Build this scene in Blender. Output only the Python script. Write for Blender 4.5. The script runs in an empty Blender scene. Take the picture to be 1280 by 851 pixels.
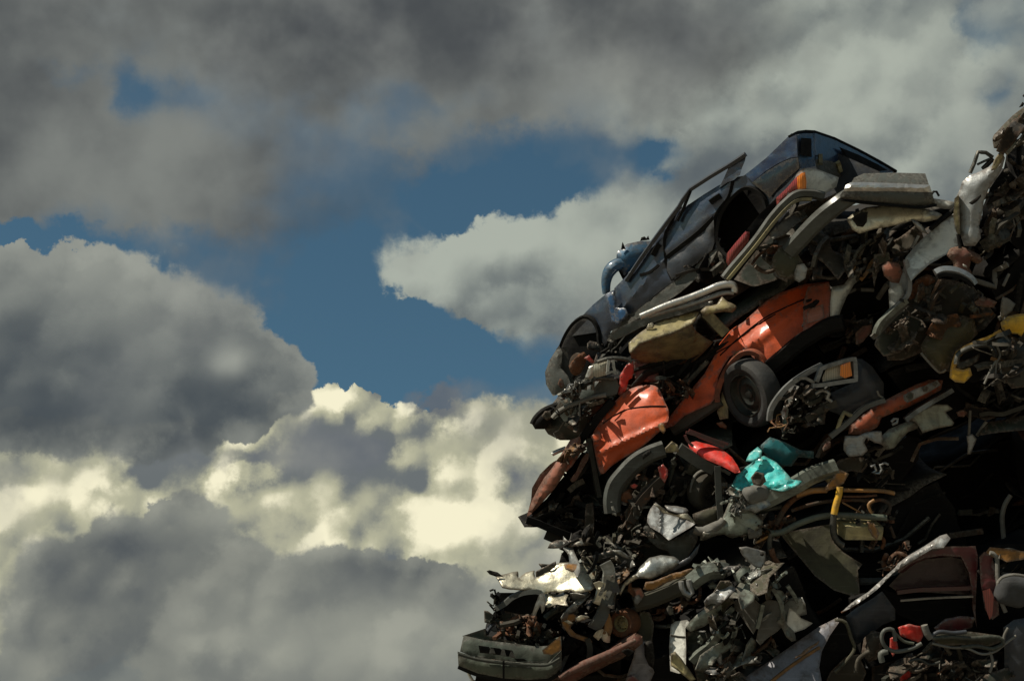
import bpy, math, random
import numpy as np
from mathutils import Vector, Matrix
from mathutils.geometry import delaunay_2d_cdt

sc = bpy.context.scene
COL = sc.collection
R = math.radians

# ------------------------------------------------------------------ camera
PITCH = R(24.0)
FPX = 1778.0
CAM = np.array([0.0, 0.0, 1.65])
FW = np.array([0.0, math.cos(PITCH), math.sin(PITCH)])
UP = np.array([0.0, -math.sin(PITCH), math.cos(PITCH)])
RT = np.array([1.0, 0.0, 0.0])
cam = bpy.data.objects.new('camera', bpy.data.cameras.new('camera'))
COL.objects.link(cam)
cam.data.sensor_width = 36; cam.data.lens = 36 * FPX / 1280
cam.data.clip_start = 0.1; cam.data.clip_end = 6000
cam.location = CAM
cam.rotation_euler = (R(90) + PITCH, 0, 0)
sc.camera = cam

# ------------------------------------------------------------------ colour management
sc.view_settings.view_transform = 'Standard'
sc.view_settings.look = 'None'
sc.view_settings.gamma = 1
EXPO = -0.1
sc.view_settings.exposure = EXPO

# ------------------------------------------------------------------ sun
SUN_EL, SUN_AZ = R(49), R(-120)       # azimuth from +Y, negative = to the west (picture left, behind the camera)
sdir = Vector((math.sin(SUN_AZ) * math.cos(SUN_EL), math.cos(SUN_AZ) * math.cos(SUN_EL), math.sin(SUN_EL)))
sun = bpy.data.objects.new('sun', bpy.data.lights.new('sun', 'SUN'))
COL.objects.link(sun)
sun.data.energy = 4.9; sun.data.angle = R(0.55); sun.data.color = (1.0, 0.91, 0.76)
sun.rotation_euler = sdir.to_track_quat('Z', 'Y').to_euler()
sun.location = (-20, -10, 30)

# ------------------------------------------------------------------ world: Nishita sky with procedural cloud layers (by direction)
def build_world():
    w = bpy.data.worlds.new('World'); sc.world = w; w.use_nodes = True
    nt = w.node_tree; nt.nodes.clear()
    N, L = nt.nodes, nt.links
    def put(sock, v):
        if isinstance(v, bpy.types.NodeSocket): L.new(v, sock)
        else: sock.default_value = v
    def m(op, a, b=None, c=None, clamp=False):
        n = N.new('ShaderNodeMath'); n.operation = op; n.use_clamp = clamp
        put(n.inputs[0], a)
        if b is not None: put(n.inputs[1], b)
        if c is not None: put(n.inputs[2], c)
        return n.outputs[0]
    def vm(op, a, b=None, c=None):
        n = N.new('ShaderNodeVectorMath'); n.operation = op
        put(n.inputs[0], a)
        if b is not None: put(n.inputs[1], b)
        if c is not None: put(n.inputs[2], c)
        return n.outputs['Value'] if op == 'DOT_PRODUCT' else n.outputs[0]
    def mix(f, a, b):
        n = N.new('ShaderNodeMix'); n.data_type = 'RGBA'
        put(n.inputs[0], f)
        put(n.inputs[6], a if isinstance(a, bpy.types.NodeSocket) else (*a, 1))
        put(n.inputs[7], b if isinstance(b, bpy.types.NodeSocket) else (*b, 1))
        return n.outputs[2]
    def sstep(x, a, b):
        n = N.new('ShaderNodeMapRange'); n.interpolation_type = 'SMOOTHSTEP'
        put(n.inputs[0], x); n.inputs[1].default_value = a; n.inputs[2].default_value = b
        return n.outputs[0]
    def noise(vec, scale, det=6, rough=0.55, w4=0.0, color=False):
        n = N.new('ShaderNodeTexNoise'); n.noise_dimensions = '4D'
        put(n.inputs['Vector'], vec); n.inputs['W'].default_value = w4
        n.inputs['Scale'].default_value = scale; n.inputs['Detail'].default_value = det
        n.inputs['Roughness'].default_value = rough
        return n.outputs['Color' if color else 'Fac']
    d = N.new('ShaderNodeTexCoord').outputs['Generated']
    s = vm('DOT_PRODUCT', d, tuple(RT)); t = vm('DOT_PRODUCT', d, tuple(UP)); f = vm('DOT_PRODUCT', d, tuple(FW))
    f = m('MAXIMUM', f, 0.12)
    k = FPX / 100
    u = m('MULTIPLY', m('DIVIDE', s, f), k); v = m('MULTIPLY', m('DIVIDE', t, f), k)
    cx = N.new('ShaderNodeCombineXYZ'); put(cx.inputs[0], u); put(cx.inputs[1], v)
    p0 = cx.outputs[0]
    # domain warp (world-fixed noise): big lobes, then curls
    n1 = vm('SUBTRACT', noise(d, 9, 3, 0.5, 1.3, True), (0.5, 0.5, 0.5))
    n2 = vm('SUBTRACT', noise(d, 38, 7, 0.62, 4.1, True), (0.5, 0.5, 0.5))
    p = vm('MULTIPLY_ADD', n1, (1.1, 0.9, 0), p0)
    p = vm('MULTIPLY_ADD', n2, (0.9, 0.75, 0), p)
    fine = noise(d, 15, 8, 0.52, 7.7)
    big = noise(d, 8, 4, 0.5, 2.2)
    # relief: the same noise, a step towards the sun
    fine2 = noise(vm('ADD', d, tuple(UP * 0.012 - RT * 0.008)), 15, 4, 0.5, 7.7)
    fine1 = noise(d, 15, 4, 0.5, 7.7)
    relief = m('MULTIPLY', m('SUBTRACT', fine1, fine2), 2.6)
    vor = N.new('ShaderNodeTexVoronoi'); vor.feature = 'SMOOTH_F1'
    put(vor.inputs['Vector'], vm('MULTIPLY_ADD', n2, (0.03, 0.03, 0.03), d)); vor.inputs['Scale'].default_value = 34
    vor.inputs['Smoothness'].default_value = 0.45
    puff = m('SUBTRACT', 0.55, vor.outputs['Distance'])   # rounded heads
    vo2 = N.new('ShaderNodeTexVoronoi'); vo2.feature = 'SMOOTH_F1'
    put(vo2.inputs['Vector'], vm('ADD', vm('MULTIPLY_ADD', n2, (0.03, 0.03, 0.03), d), tuple(UP * 0.008 - RT * 0.006))); vo2.inputs['Scale'].default_value = 34
    vo2.inputs['Smoothness'].default_value = 0.45
    heads = m('SUBTRACT', vo2.outputs['Distance'], vor.outputs['Distance'])   # lit side of each head
    vo3 = N.new('ShaderNodeTexVoronoi'); vo3.feature = 'SMOOTH_F1'; wv3 = vm('MULTIPLY_ADD', n2, (0.05, 0.05, 0.05), d)
    put(vo3.inputs['Vector'], wv3); vo3.inputs['Scale'].default_value = 13; vo3.inputs['Smoothness'].default_value = 0.5
    vo4 = N.new('ShaderNodeTexVoronoi'); vo4.feature = 'SMOOTH_F1'
    put(vo4.inputs['Vector'], vm('ADD', wv3, tuple(UP * 0.02 - RT * 0.014))); vo4.inputs['Scale'].default_value = 13; vo4.inputs['Smoothness'].default_value = 0.5
    heads2 = m('SUBTRACT', vo4.outputs['Distance'], vo3.outputs['Distance'])
    vol = m('MULTIPLY_ADD', heads2, 1.1, m('MULTIPLY', heads, 0.9))
    def blobs(P, lst, base=0.0):
        acc = base
        for (x, y, rx, ry, a) in lst:
            X, Y, rx, ry = (x - 640) / 100, (425.5 - y) / 100, rx / 100, ry / 100
            q = vm('MULTIPLY_ADD', P, (1 / rx, 1 / ry, 0), (-X / rx, -Y / ry, 0))
            e = m('POWER', math.exp(-1), vm('DOT_PRODUCT', q, q))
            acc = m('MULTIPLY_ADD', e, a, acc)
        return acc
    veil = noise(d, 5.5, 5, 0.6, 12.7)
    ew = m('MULTIPLY_ADD', sstep(m('MULTIPLY_ADD', fine1, 0.5, m('MULTIPLY', veil, 0.6)), 0.42, 0.66), 0.30, 0.035)
    def layer(lst, nk=0.55, soft_=1.0, pk=0.0):
        F = m('MINIMUM', blobs(p, [b for b in lst if b[4] > 0]), 1.15)
        F = blobs(p, [b for b in lst if b[4] < 0], F)
        F = m('MULTIPLY_ADD', m('SUBTRACT', fine, 0.5), nk, F)
        if pk: F = m('MULTIPLY_ADD', puff, pk, F)
        return F, sstep(m('DIVIDE', m('SUBTRACT', F, 0.5), m('MULTIPLY', ew, soft_)), -1, 1)
    # ---- base
    sky = N.new('ShaderNodeTexSky'); sky.sky_type = 'NISHITA'; sky.sun_disc = False
    sky.sun_elevation = SUN_EL; sky.sun_rotation = SUN_AZ
    sky.air_density = 1.0; sky.dust_density = 0.6; sky.ozone_density = 1.6
    col = mix(0.10, vm('MULTIPLY', sky.outputs[0], SKYMUL), (0.55, .8, .95))
    G = 1 / 0.1 * 2 ** (-EXPO)
    def C(r, g, b):   # an sRGB picture value -> sky radiance before strength 0.1 and exposure
        h = lambda c: ((c / 255 + 0.055) / 1.055) ** 2.4 if c > 10 else c / 255 / 12.92
        return (h(r) * G, h(g) * G, h(b) * G)
    # ---- generic broken cloud for the rest of the sky, outside the view
    rim = m('SUBTRACT', 1, sstep(blobs(p0, [(640, 425, 1100, 800, 1.0)]), 0.25, 0.6))
    gen = m('MULTIPLY', rim, sstep(big, 0.42, 0.6))
    col = mix(gen, col, mix(fine, C(58, 62, 66), C(116, 116, 108)))
    soft = noise(d, 7, 6, 0.5, 9.1)
    lobes = m('MULTIPLY_ADD', m('SUBTRACT', soft, 0.5), 0.9, m('MULTIPLY', m('SUBTRACT', fine1, 0.5), 0.35))   # -0.2 .. 0.2
    det = m('MULTIPLY', m('SUBTRACT', fine, 0.5), 0.5)
    NEWSKY = 1
    # ---- bright far cumulus, low
    F, M = layer([(610, 560, 72, 58, 1.1), (660, 640, 110, 100, 1.0), (415, 518, 62, 36, 1.2), (330, 600, 190, 66, 1.0), (90, 620, 170, 70, 1.1),
                  (500, 640, 150, 90, 1.0), (-60, 700, 150, 150, 1.2), (200, 700, 400, 120, 0.9), (540, 800, 300, 130, 1.0), (690, 600, 60, 80, .8), (490, 560, 50, 40, .6), (860, 740, 160, 110, 1.0), (1080, 800, 220, 110, 1.0), (1330, 780, 200, 140, 1.0)], 0.42, 0.45, 0.30)
    sh = m('MULTIPLY_ADD', vol, 1.15, m('ADD', m('MULTIPLY_ADD', lobes, 0.8, 0.70), m('MULTIPLY', puff, 0.3)))
    sh = m('MULTIPLY_ADD', blobs(p, [(625, 545, 80, 55, .60), (590, 635, 80, 55, .50), (290, 628, 230, 26, .30), (425, 498, 50, 28, .34), (200, 590, 260, 24, -.15), (490, 640, 60, 60, -.14), (60, 615, 160, 40, .14), (648, 600, 28, 46, -.55), (700, 710, 60, 60, -.40), (0, 790, 120, 130, -.16), (500, 670, 70, 40, -.16), (430, 570, 90, 24, -.2), (480, 600, 60, 30, -.1)]), 1.0, sh)
    cc = mix(sstep(sh, 0.30, 0.85), C(106, 112, 114), C(180, 179, 153))
    cc = mix(sstep(sh, 0.78, 1.22), cc, C(246, 240, 208))
    col = mix(M, col, cc)
    # ---- pale cloud in the middle and to the upper right
    F, M = layer([(515, 335, 50, 32, .75), (575, 352, 70, 46, .95), (600, 305, 60, 34, .6), (680, 350, 110, 56, 1.1), (790, 320, 130, 80, 1.1), (900, 250, 130, 90, 1.0), (960, 170, 120, 110, .9), (1030, 90, 240, 150, 1.2), (1240, 260, 220, 170, 1.2), (880, 40, 130, 90, .9), (1080, 300, 260, 200, 1),
                  (1222, 60, 40, 34, -.58), (1245, 122, 34, 26, -.66), (690, 205, 160, 62, -.75), (820, 190, 60, 40, -.5), (1190, 30, 22, 26, -.4), (560, 272, 60, 20, -.3), (490, 385, 50, 24, -.4)], 0.80, 1.7, .22)
    sh = m('MULTIPLY_ADD', vol, 0.6, m('ADD', m('ADD', m('MULTIPLY', lobes, 1.5), 0.5), det))
    sh = m('MULTIPLY_ADD', blobs(p0, [(510, 325, 60, 36, .45), (600, 290, 80, 36, .45), (700, 300, 120, 40, .30), (560, 380, 80, 16, .15), (980, 80, 180, 100, .20), (640, 395, 160, 34, -.2), (1250, 200, 150, 120, -.12), (900, 200, 60, 40, -.15)]), 1.0, sh)
    cc = mix(sstep(sh, 0.0, 1.1), C(92, 99, 102), C(174, 180, 168))
    col = mix(m('MULTIPLY', M, 0.95), col, cc)
    # ---- high dark deck
    F, M = layer([(120, 130, 330, 150, 1.0), (300, 60, 400, 110, 1.0), (600, 50, 330, 110, 1.2), (250, 240, 140, 56, .75), (300, 275, 60, 36, .5), (60, 230, 200, 50, .5), (820, 20, 120, 80, .5), (500, 150, 90, 36, .3),
                  (40, 312, 140, 26, -.5), (430, 205, 60, 26, -.35)], 0.65, 2.2)
    sh = m('MULTIPLY_ADD', vol, 0.25, m('ADD', m('ADD', m('MULTIPLY', lobes, 1.7), 0.5), m('MULTIPLY', det, 0.8)))
    sh = m('MULTIPLY_ADD', blobs(p0, [(560, 20, 300, 90, -.42), (130, 20, 260, 50, -.15), (240, 230, 200, 66, .24), (60, 210, 120, 50, .12), (600, 150, 160, 40, .2), (760, 110, 110, 60, .2), (260, 160, 120, 40, .1)]), 1.0, sh)
    cc = mix(sstep(sh, 0.0, 1.0), C(74, 77, 79), C(128, 131, 126))
    thin = m('MULTIPLY', sstep(m('MULTIPLY_ADD', det, 1.2, veil), 0.50, 0.72), sstep(blobs(p0, [(480, 150, 170, 50, 1.0), (165, 110, 110, 70, .8), (400, 250, 120, 50, .7), (830, 160, 120, 60, .8)]), 0.1, 0.8))
    hole = sstep(m('MULTIPLY_ADD', m('ADD', det, lobes), 1.6, blobs(p, [(168, 105, 30, 44, 1.0), (236, 116, 44, 26, .7), (84, 86, 40, 16, .6), (515, 130, 60, 22, .6), (640, 185, 150, 34, .9), (420, 235, 90, 34, .7), (70, 285, 130, 24, .6)])), 0.15, 1.35)
    col = mix(m('MULTIPLY', m('MULTIPLY', M, m('MULTIPLY_ADD', thin, -0.75, 0.97)), m('MULTIPLY_ADD', hole, -0.92, 1.0)), col, cc)
    # ---- dark cumulus at the left
    F, M = layer([(60, 410, 170, 80, 1.1), (140, 350, 62, 40, .9), (225, 440, 96, 76, 1.0), (325, 472, 58, 48, 1.0), (285, 430, 40, 34, .4), (60, 500, 200, 80, 1.0), (200, 525, 150, 46, .5), (-10, 350, 70, 44, .6)], 0.42, 0.5, 0.34)
    edge = sstep(F, 1.5, 0.5)
    sh = m('MULTIPLY_ADD', vol, 0.34, m('ADD', m('MULTIPLY_ADD', edge, 0.30, m('MULTIPLY_ADD', lobes, .9, 0.36)), m('MULTIPLY', puff, .2)))
    sh = m('MULTIPLY_ADD', blobs(p0, [(288, 455, 28, 18, .50), (130, 345, 200, 50, .28), (335, 440, 60, 40, .14), (90, 540, 260, 60, -.34), (320, 520, 80, 40, -.1), (60, 440, 160, 30, -.08)]), 1.0, sh)
    cc = mix(sstep(sh, 0.0, 1.15), C(72, 79, 84), C(156, 159, 150))
    fade = sstep(blobs(p, [(120, 610, 300, 44, 1.0)]), 0.95, 0.25)
    col = mix(m('MULTIPLY', m('MULTIPLY', M, fade), 0.985), col, cc)
    # ---- slate wisps in front of the bright heads
    F, M = layer([(425, 556, 100, 30, .9), (300, 575, 110, 20, .6), (556, 500, 40, 34, .8), (655, 592, 24, 40, .8), (500, 592, 80, 14, .3), (10, 600, 46, 20, .6), (695, 705, 40, 50, .8)], 1.1, 2.6)
    cc = mix(sstep(m('ADD', lobes, det), -.2, .3), C(94, 101, 110), C(146, 147, 141))
    col = mix(m('MULTIPLY', M, 0.85), col, cc)
    # ---- lower dark cloud
    F, M = layer([(180, 712, 130, 66, 1.2), (230, 645, 52, 26, .8), (110, 775, 76, 75, .9), (320, 748, 140, 58, .9), (470, 722, 110, 30, .8), (560, 745, 90, 40, .6), (400, 850, 300, 90, 1.1), (170, 850, 170, 90, .9)], 0.44, 0.8, 0.32)
    edge = sstep(F, 1.5, 0.5)
    sh = m('MULTIPLY_ADD', vol, 0.30, m('ADD', m('MULTIPLY_ADD', edge, 0.22, m('MULTIPLY_ADD', lobes, .9, 0.38)), m('MULTIPLY', puff, .2)))
    sh = m('MULTIPLY_ADD', blobs(p0, [(400, 815, 240, 60, .30), (110, 730, 70, 80, -.18), (240, 640, 120, 24, .26), (190, 790, 120, 60, -.10), (540, 705, 140, 26, -.15)]), 1.0, sh)
    cc = mix(sstep(sh, 0.0, 1.15), C(76, 82, 87), C(156, 158, 147))
    col = mix(m('MULTIPLY', M, 0.96), col, cc)
    bg = N.new('ShaderNodeBackground'); put(bg.inputs[0], col); bg.inputs[1].default_value = 0.1
    out = N.new('ShaderNodeOutputWorld'); L.new(bg.outputs[0], out.inputs[0])
SKYMUL = tuple(v * 2 ** (-.45) for v in (.70, 1.0, .92))
build_world()
sc.world.cycles.sampling_method = 'MANUAL'; sc.world.cycles.sample_map_resolution = 256
sc.cycles.max_bounces = 5; sc.cycles.diffuse_bounces = 3; sc.cycles.glossy_bounces = 2; sc.cycles.transmission_bounces = 1

# ------------------------------------------------------------------ geometry helpers
D0 = 12.6                               # distance of the pile's face along the view axis, metres
MPP = D0 / FPX
ZR = {0: (0, 0, 1), 1: (640, 140, 4), 2: (880, 140, 3.2), 3: (650, 330, 4), 4: (900, 330, 3.368),
      5: (640, 500, 4), 6: (900, 500, 3.368), 7: (560, 650, 4), 8: (860, 630, 3.048)}

def Z(r, pts):
    """survey coordinates -> (px, py, depth) rows; pts: 'x,y[,c] x,y ...' or a list"""
    if isinstance(pts, str):
        pts = [tuple(float(v) for v in q.split(',')) for q in pts.split()]
    ox, oy, s = ZR[r]
    return [(ox + q[0] / s, oy + q[1] / s, q[2] if len(q) > 2 else 0.0) for q in pts]

def Wv(P):
    P = np.asarray(P, float).reshape(-1, 3)
    d = (D0 + P[:, 2])[:, None]
    return CAM + d * (FW + ((P[:, 0] - 640) / FPX)[:, None] * RT + ((425.5 - P[:, 1]) / FPX)[:, None] * UP)

class Th:
    def __init__(s, o, loc): s.o, s.loc = o, loc

def T(name, label, cat, at, group=None):
    loc = Wv([at if len(at) == 3 else (*at, 0)])[0]
    o = bpy.data.objects.new(name, None); COL.objects.link(o)
    o.empty_display_size = 0.2
    o.location = loc; o['label'] = label; o['category'] = cat
    if group: o['group'] = group
    return Th(o, loc)

def mesh(th, name, V, F, mat, sharp=32, solid=0, label=None, parent=None, wear=None):
    me = bpy.data.meshes.new(name)
    me.from_pydata((np.asarray(V) - th.loc).tolist(), [], [list(map(int, f)) for f in F])
    me.update()
    if wear is not None and len(wear) == len(me.vertices):
        at_ = me.attributes.new('wear', 'FLOAT', 'POINT'); at_.data.foreach_set('value', np.asarray(wear, np.float32))
    me.polygons.foreach_set('use_smooth', [True] * len(me.polygons))
    me.set_sharp_from_angle(angle=R(sharp))
    me.materials.append(mat)
    o = bpy.data.objects.new(name, me); COL.objects.link(o)
    if parent is not None:
        o.parent = parent          # part of a part: both sit at the thing's origin
    else:
        o.parent = th.o
    if solid:
        md = o.modifiers.new('sheet', 'SOLIDIFY'); md.thickness = solid; md.offset = 0.6
    if label: o['label'] = label
    return o

def sn(x, y, seed, k=4):
    r = np.random.RandomState(seed % 99991); out = np.zeros_like(x)
    for i in range(k):
        a, f, p = r.uniform(0, 6.28), r.uniform(.7, 1.9), r.uniform(0, 6.28)
        out += np.sin((x * math.cos(a) + y * math.sin(a)) * f + p + 0.8 * np.sin((x * math.sin(a) - y * math.cos(a)) * f * .7 + p * 2))
    return out / k

def crum(x, y, seed, scale, k=6):
    """folded sheet: bent triangle waves in many directions, each only in its own area"""
    r = np.random.RandomState((seed * 7 + 13) % 99991); out = np.zeros_like(x)
    for i in range(k):
        a, w, o = r.uniform(0, 3.14), scale * r.uniform(.5, 1.7), r.uniform(0, 9)
        ph = (x * math.cos(a) + y * math.sin(a)) / w + o + 0.45 * sn(x / scale, y / scale, seed + i * 3)
        mask = np.clip(0.45 + 1.1 * sn(x / scale * .8, y / scale * .8, seed + 71 + i), 0, 1)
        out += (np.abs(ph % 2 - 1) - .5) * (w / scale) * mask
    return out / 2.2

def resample(P, step, closed=True, smooth=False):
    P = np.asarray(P, float); n = len(P); out = []
    for i in range(n if closed else n - 1):
        a, b = P[i], P[(i + 1) % n]
        m = max(1, int(round(np.linalg.norm((b - a)[:2]) / step)))
        if smooth:
            p0 = P[(i - 1) % n] if closed or i > 0 else a
            p3 = P[(i + 2) % n] if closed or i < n - 2 else b
            for k in range(m):
                t = k / m
                out.append(.5 * ((2 * a) + (b - p0) * t + (2 * p0 - 5 * a + 4 * b - p3) * t * t + (3 * a - p0 - 3 * b + p3) * t ** 3))
        else:
            for k in range(m): out.append(a + (b - a) * k / m)
    if not closed: out.append(P[-1])
    return np.array(out)

def inside(P, poly):
    x, y = P[:, 0], P[:, 1]; r = np.zeros(len(P), bool); n = len(poly)
    for i in range(n):
        x0, y0 = poly[i][:2]; x1, y1 = poly[(i + 1) % n][:2]
        c = ((y0 > y) != (y1 > y))
        with np.errstate(divide='ignore', invalid='ignore'):
            r ^= c & (x < (x1 - x0) * (y - y0) / ((y1 - y0) if y1 != y0 else 1e-9) + x0)
    return r

def segdist(P, poly, chunk=True):
    d = np.full(len(P), 1e9); n = len(poly)
    for i in range(n):
        a, b = poly[i][:2], poly[(i + 1) % n][:2]; ab = b - a
        t = np.clip(((P[:, :2] - a) @ ab) / (ab @ ab + 1e-9), 0, 1)
        d = np.minimum(d, np.hypot(*(P[:, :2] - a - t[:, None] * ab).T))
    return d

def meanval(Q, V):
    """mean value interpolation of V's depth at the points Q"""
    num = np.zeros(len(Q)); den = np.zeros(len(Q)); n = len(V)
    D = V[None, :, :2] - Q[:, None, :2]
    r = np.hypot(D[..., 0], D[..., 1]) + 1e-6
    nx = np.roll(D, -1, 1); rn = np.roll(r, -1, 1)
    cr = D[..., 0] * nx[..., 1] - D[..., 1] * nx[..., 0]; dt = (D * nx).sum(-1)
    tn = (r * rn - dt) / (np.where(np.abs(cr) < 1e-6, 1e-6, cr))
    w = (tn + np.roll(tn, 1, 1)) / r
    s = w.sum(1); s = np.where(np.abs(s) < 1e-9, 1e-9, s)
    return np.clip((w * V[None, :, 2]).sum(1) / s, V[:, 2].min(), V[:, 2].max())

SEED = [100]
def panel(th, name, r, pts, mat, c=0.0, gx=0.0, gy=0.0, res=5.0, t=0.012, bulge=0.0, cr=0.0, cs=0.35, jag=0.0,
          back=0.0, taper=0.85, bdir=(0, 0), smooth=False, seed=None, label=None, parent=None, sharp=30, ridge=None, buckle=.012):
    """bent sheet metal: outline surveyed at 12.6 m, own depth c (+ slope gx, gy per 100 px), bulge and crumple in metres;
    back > 0 closes it into a body of that depth"""
    if seed is None: SEED[0] += 1; seed = SEED[0]
    P = np.array(Z(r, pts)); cen = P[:, :2].mean(0)
    P[:, 2] += c + gx * (P[:, 0] - cen[0]) / 100 + gy * (P[:, 1] - cen[1]) / 100
    B = resample(P, res, True, smooth)
    if jag:
        k = sn(B[:, 0] / 7, B[:, 1] / 7, seed) + .6 * sn(B[:, 0] / 2.6, B[:, 1] / 2.6, seed + 5)
        k2 = sn(B[:, 0] / 6, B[:, 1] / 6, seed + 9) + .6 * sn(B[:, 0] / 2.4, B[:, 1] / 2.4, seed + 15)
        B[:, 0] += jag * k; B[:, 1] += jag * k2
    lo, hi = B[:, :2].min(0), B[:, :2].max(0)
    gxs = np.arange(lo[0], hi[0], res); gys = np.arange(lo[1], hi[1], res * .866)
    G = np.array([(x + (res / 2 if j % 2 else 0), y) for j, y in enumerate(gys) for x in gxs]) if len(gxs) and len(gys) else np.zeros((0, 2))
    if len(G):
        rr = np.random.RandomState(seed % 9999); G = G + rr.uniform(-.22, .22, G.shape) * res
        G = G[inside(G, B)]
        if len(G): G = G[segdist(G, B) > res * .5]
    allp = [Vector(q[:2]) for q in B] + [Vector(q) for q in G]
    nB = len(B)
    res_ = delaunay_2d_cdt(allp, [(i, (i + 1) % nB) for i in range(nB)], [], 1, 1e-4)
    ov = np.array([[v.x, v.y] for v in res_[0]]); faces = [list(f) for f in res_[2]]
    z = meanval(ov, B)
    for i, src in enumerate(res_[3]):
        for s_ in src:
            if s_ < nB: z[i] = B[s_, 2]
    X, Y = ov[:, 0] * MPP, ov[:, 1] * MPP
    dist = segdist(ov, B) * MPP
    if bulge:
        mx = max(dist.max(), 1e-3); z = z - .62 * bulge * np.clip(1 - (1 - dist / mx) ** 2, 0, 1)
    if cr:
        cs_ = cs * 1.25; q_ = .62 * cr
        z = z + q_ * crum(X, Y, seed, cs_) + q_ * .16 * crum(X, Y, seed + 40, cs_ * .35) + min(cr, .03) * .10 * sn(X * 34, Y * 34, seed + 80)
    bk = buckle * (1.0 if cr else .35)
    if bk:
        z = z + bk * np.exp(-dist / .07) * (crum(X, Y, seed + 60, .10, 4) * 1.5 + .5 * sn(X * 60, Y * 60, seed + 61))
    if ridge:      # [(x, y, width px, height m, angle deg), ...]: straight pressings and creases
        for (rx, ry, wd, hh, an) in ridge:
            q = Z(r, [(rx, ry)])[0]; a = R(an)
            dd = (ov[:, 0] - q[0]) * math.sin(a) + (ov[:, 1] - q[1]) * math.cos(a)
            z = z - hh * np.clip(1 - np.abs(dd) / wd, 0, 1)
    last = (ov.copy(), z.copy())
    V = Wv(np.c_[ov, z])
    # worn where it is bent and along its torn rim
    lap = np.zeros(len(z)); cnt = np.zeros(len(z))
    for f in faces:
        for a_, b_ in ((f[0], f[1]), (f[1], f[2]), (f[2], f[0])):
            dz = z[b_] - z[a_]; lap[a_] += dz; cnt[a_] += 1; lap[b_] -= dz; cnt[b_] += 1
    wear = np.clip(np.abs(lap / np.maximum(cnt, 1)) / .006, 0, 1) * .7 + .9 * np.exp(-dist / .018)
    wear = np.clip(wear, 0, 1)
    # face the camera
    out = []
    for f in faces:
        a, b, c_ = V[f[0]], V[f[1]], V[f[2]]
        nrm = np.cross(b - a, c_ - a)
        out.append(f if nrm @ (CAM - a) > 0 else f[::-1])
    faces = out
    if back:
        inv = {}
        for i, src in enumerate(res_[3]):
            for s_ in src:
                if s_ < nB: inv.setdefault(s_, i)
        loop = [inv[i] for i in range(nB) if i in inv]
        nl = len(loop); rows = [loop]; VV = [V]; base = len(V)
        c2 = ov.mean(0); steps = 5
        for k in range(1, steps + 1):
            f_ = k / steps
            sc_ = 1 - (1 - taper) * f_ ** 1.5
            q = c2 + (ov[loop] - c2) * sc_ + np.array(bdir) * f_
            zz = z[loop] + back * f_
            nz = .35 * cr * sn(q[:, 0] / 14 + k * 2, q[:, 1] / 14, seed + 3) * f_
            q = q + (nz / MPP)[:, None] * .6
            VV.append(Wv(np.c_[q, zz])); rows.append(list(range(base, base + nl))); base += nl
        V = np.vstack(VV)
        ar = 0.5 * sum(ov[loop[i]][0] * ov[loop[(i + 1) % nl]][1] - ov[loop[(i + 1) % nl]][0] * ov[loop[i]][1] for i in range(nl))
        for k in range(steps):
            for i in range(nl):
                j = (i + 1) % nl
                f = [rows[k][i], rows[k][j], rows[k + 1][j], rows[k + 1][i]]
                faces.append(f if ar < 0 else f[::-1])
        if taper < 1: faces.append(rows[-1] if ar < 0 else rows[-1][::-1])
        wear = np.concatenate([wear, np.full(len(V) - len(wear), .25)])
        t = 0
    o = mesh(th, name, V, faces, mat, sharp, t, label, parent, wear)
    SURF[o.name] = last
    return o

SURF = {}
def on(objs, r, pts, dz=-.004, step=4, smooth=True):
    """the same survey points laid on the skin of finished panels"""
    P = resample(np.array(Z(r, pts)), step, False, smooth and len(Z(r, pts)) > 2)
    objs = objs if isinstance(objs, (list, tuple)) else [objs]
    A = np.vstack([SURF[o.name][0] for o in objs]); zz = np.concatenate([SURF[o.name][1] for o in objs])
    for p in P:
        d = np.hypot(A[:, 0] - p[0], A[:, 1] - p[1]); k = np.argsort(d)[:4]; w = 1 / (d[k] + .3)
        p[2] = min((zz[k] * w).sum() / w.sum(), 99) + dz
    return [tuple(p) for p in P]

def frames(P):
    Tn = np.gradient(P, axis=0); Tn /= np.linalg.norm(Tn, axis=1)[:, None] + 1e-9
    n = -FW - (Tn[0] @ -FW) * Tn[0]
    if np.linalg.norm(n) < .1: n = UP - (Tn[0] @ UP) * Tn[0]
    out = []
    for t_ in Tn:
        n = n - (n @ t_) * t_; n /= np.linalg.norm(n) + 1e-9
        out.append((n, np.cross(t_, n)))
    return Tn, out

def tube(th, name, r, pts, rad, mat, c=0.0, seg=8, smooth=True, step=5, flat=1.0, wob=0.0, label=None, parent=None, raw=None):
    P = np.array(Z(r, pts)); P[:, 2] += c
    P = resample(P, step, False, smooth and len(P) > 2)
    if wob:
        SEED[0] += 1
        P[:, 0] += wob * sn(P[:, 0] / 12, P[:, 1] / 12, SEED[0]); P[:, 1] += wob * sn(P[:, 0] / 12, P[:, 1] / 12, SEED[0] + 2)
    return tube_w(th, name, Wv(P), rad, mat, seg, flat, label, parent)

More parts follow.
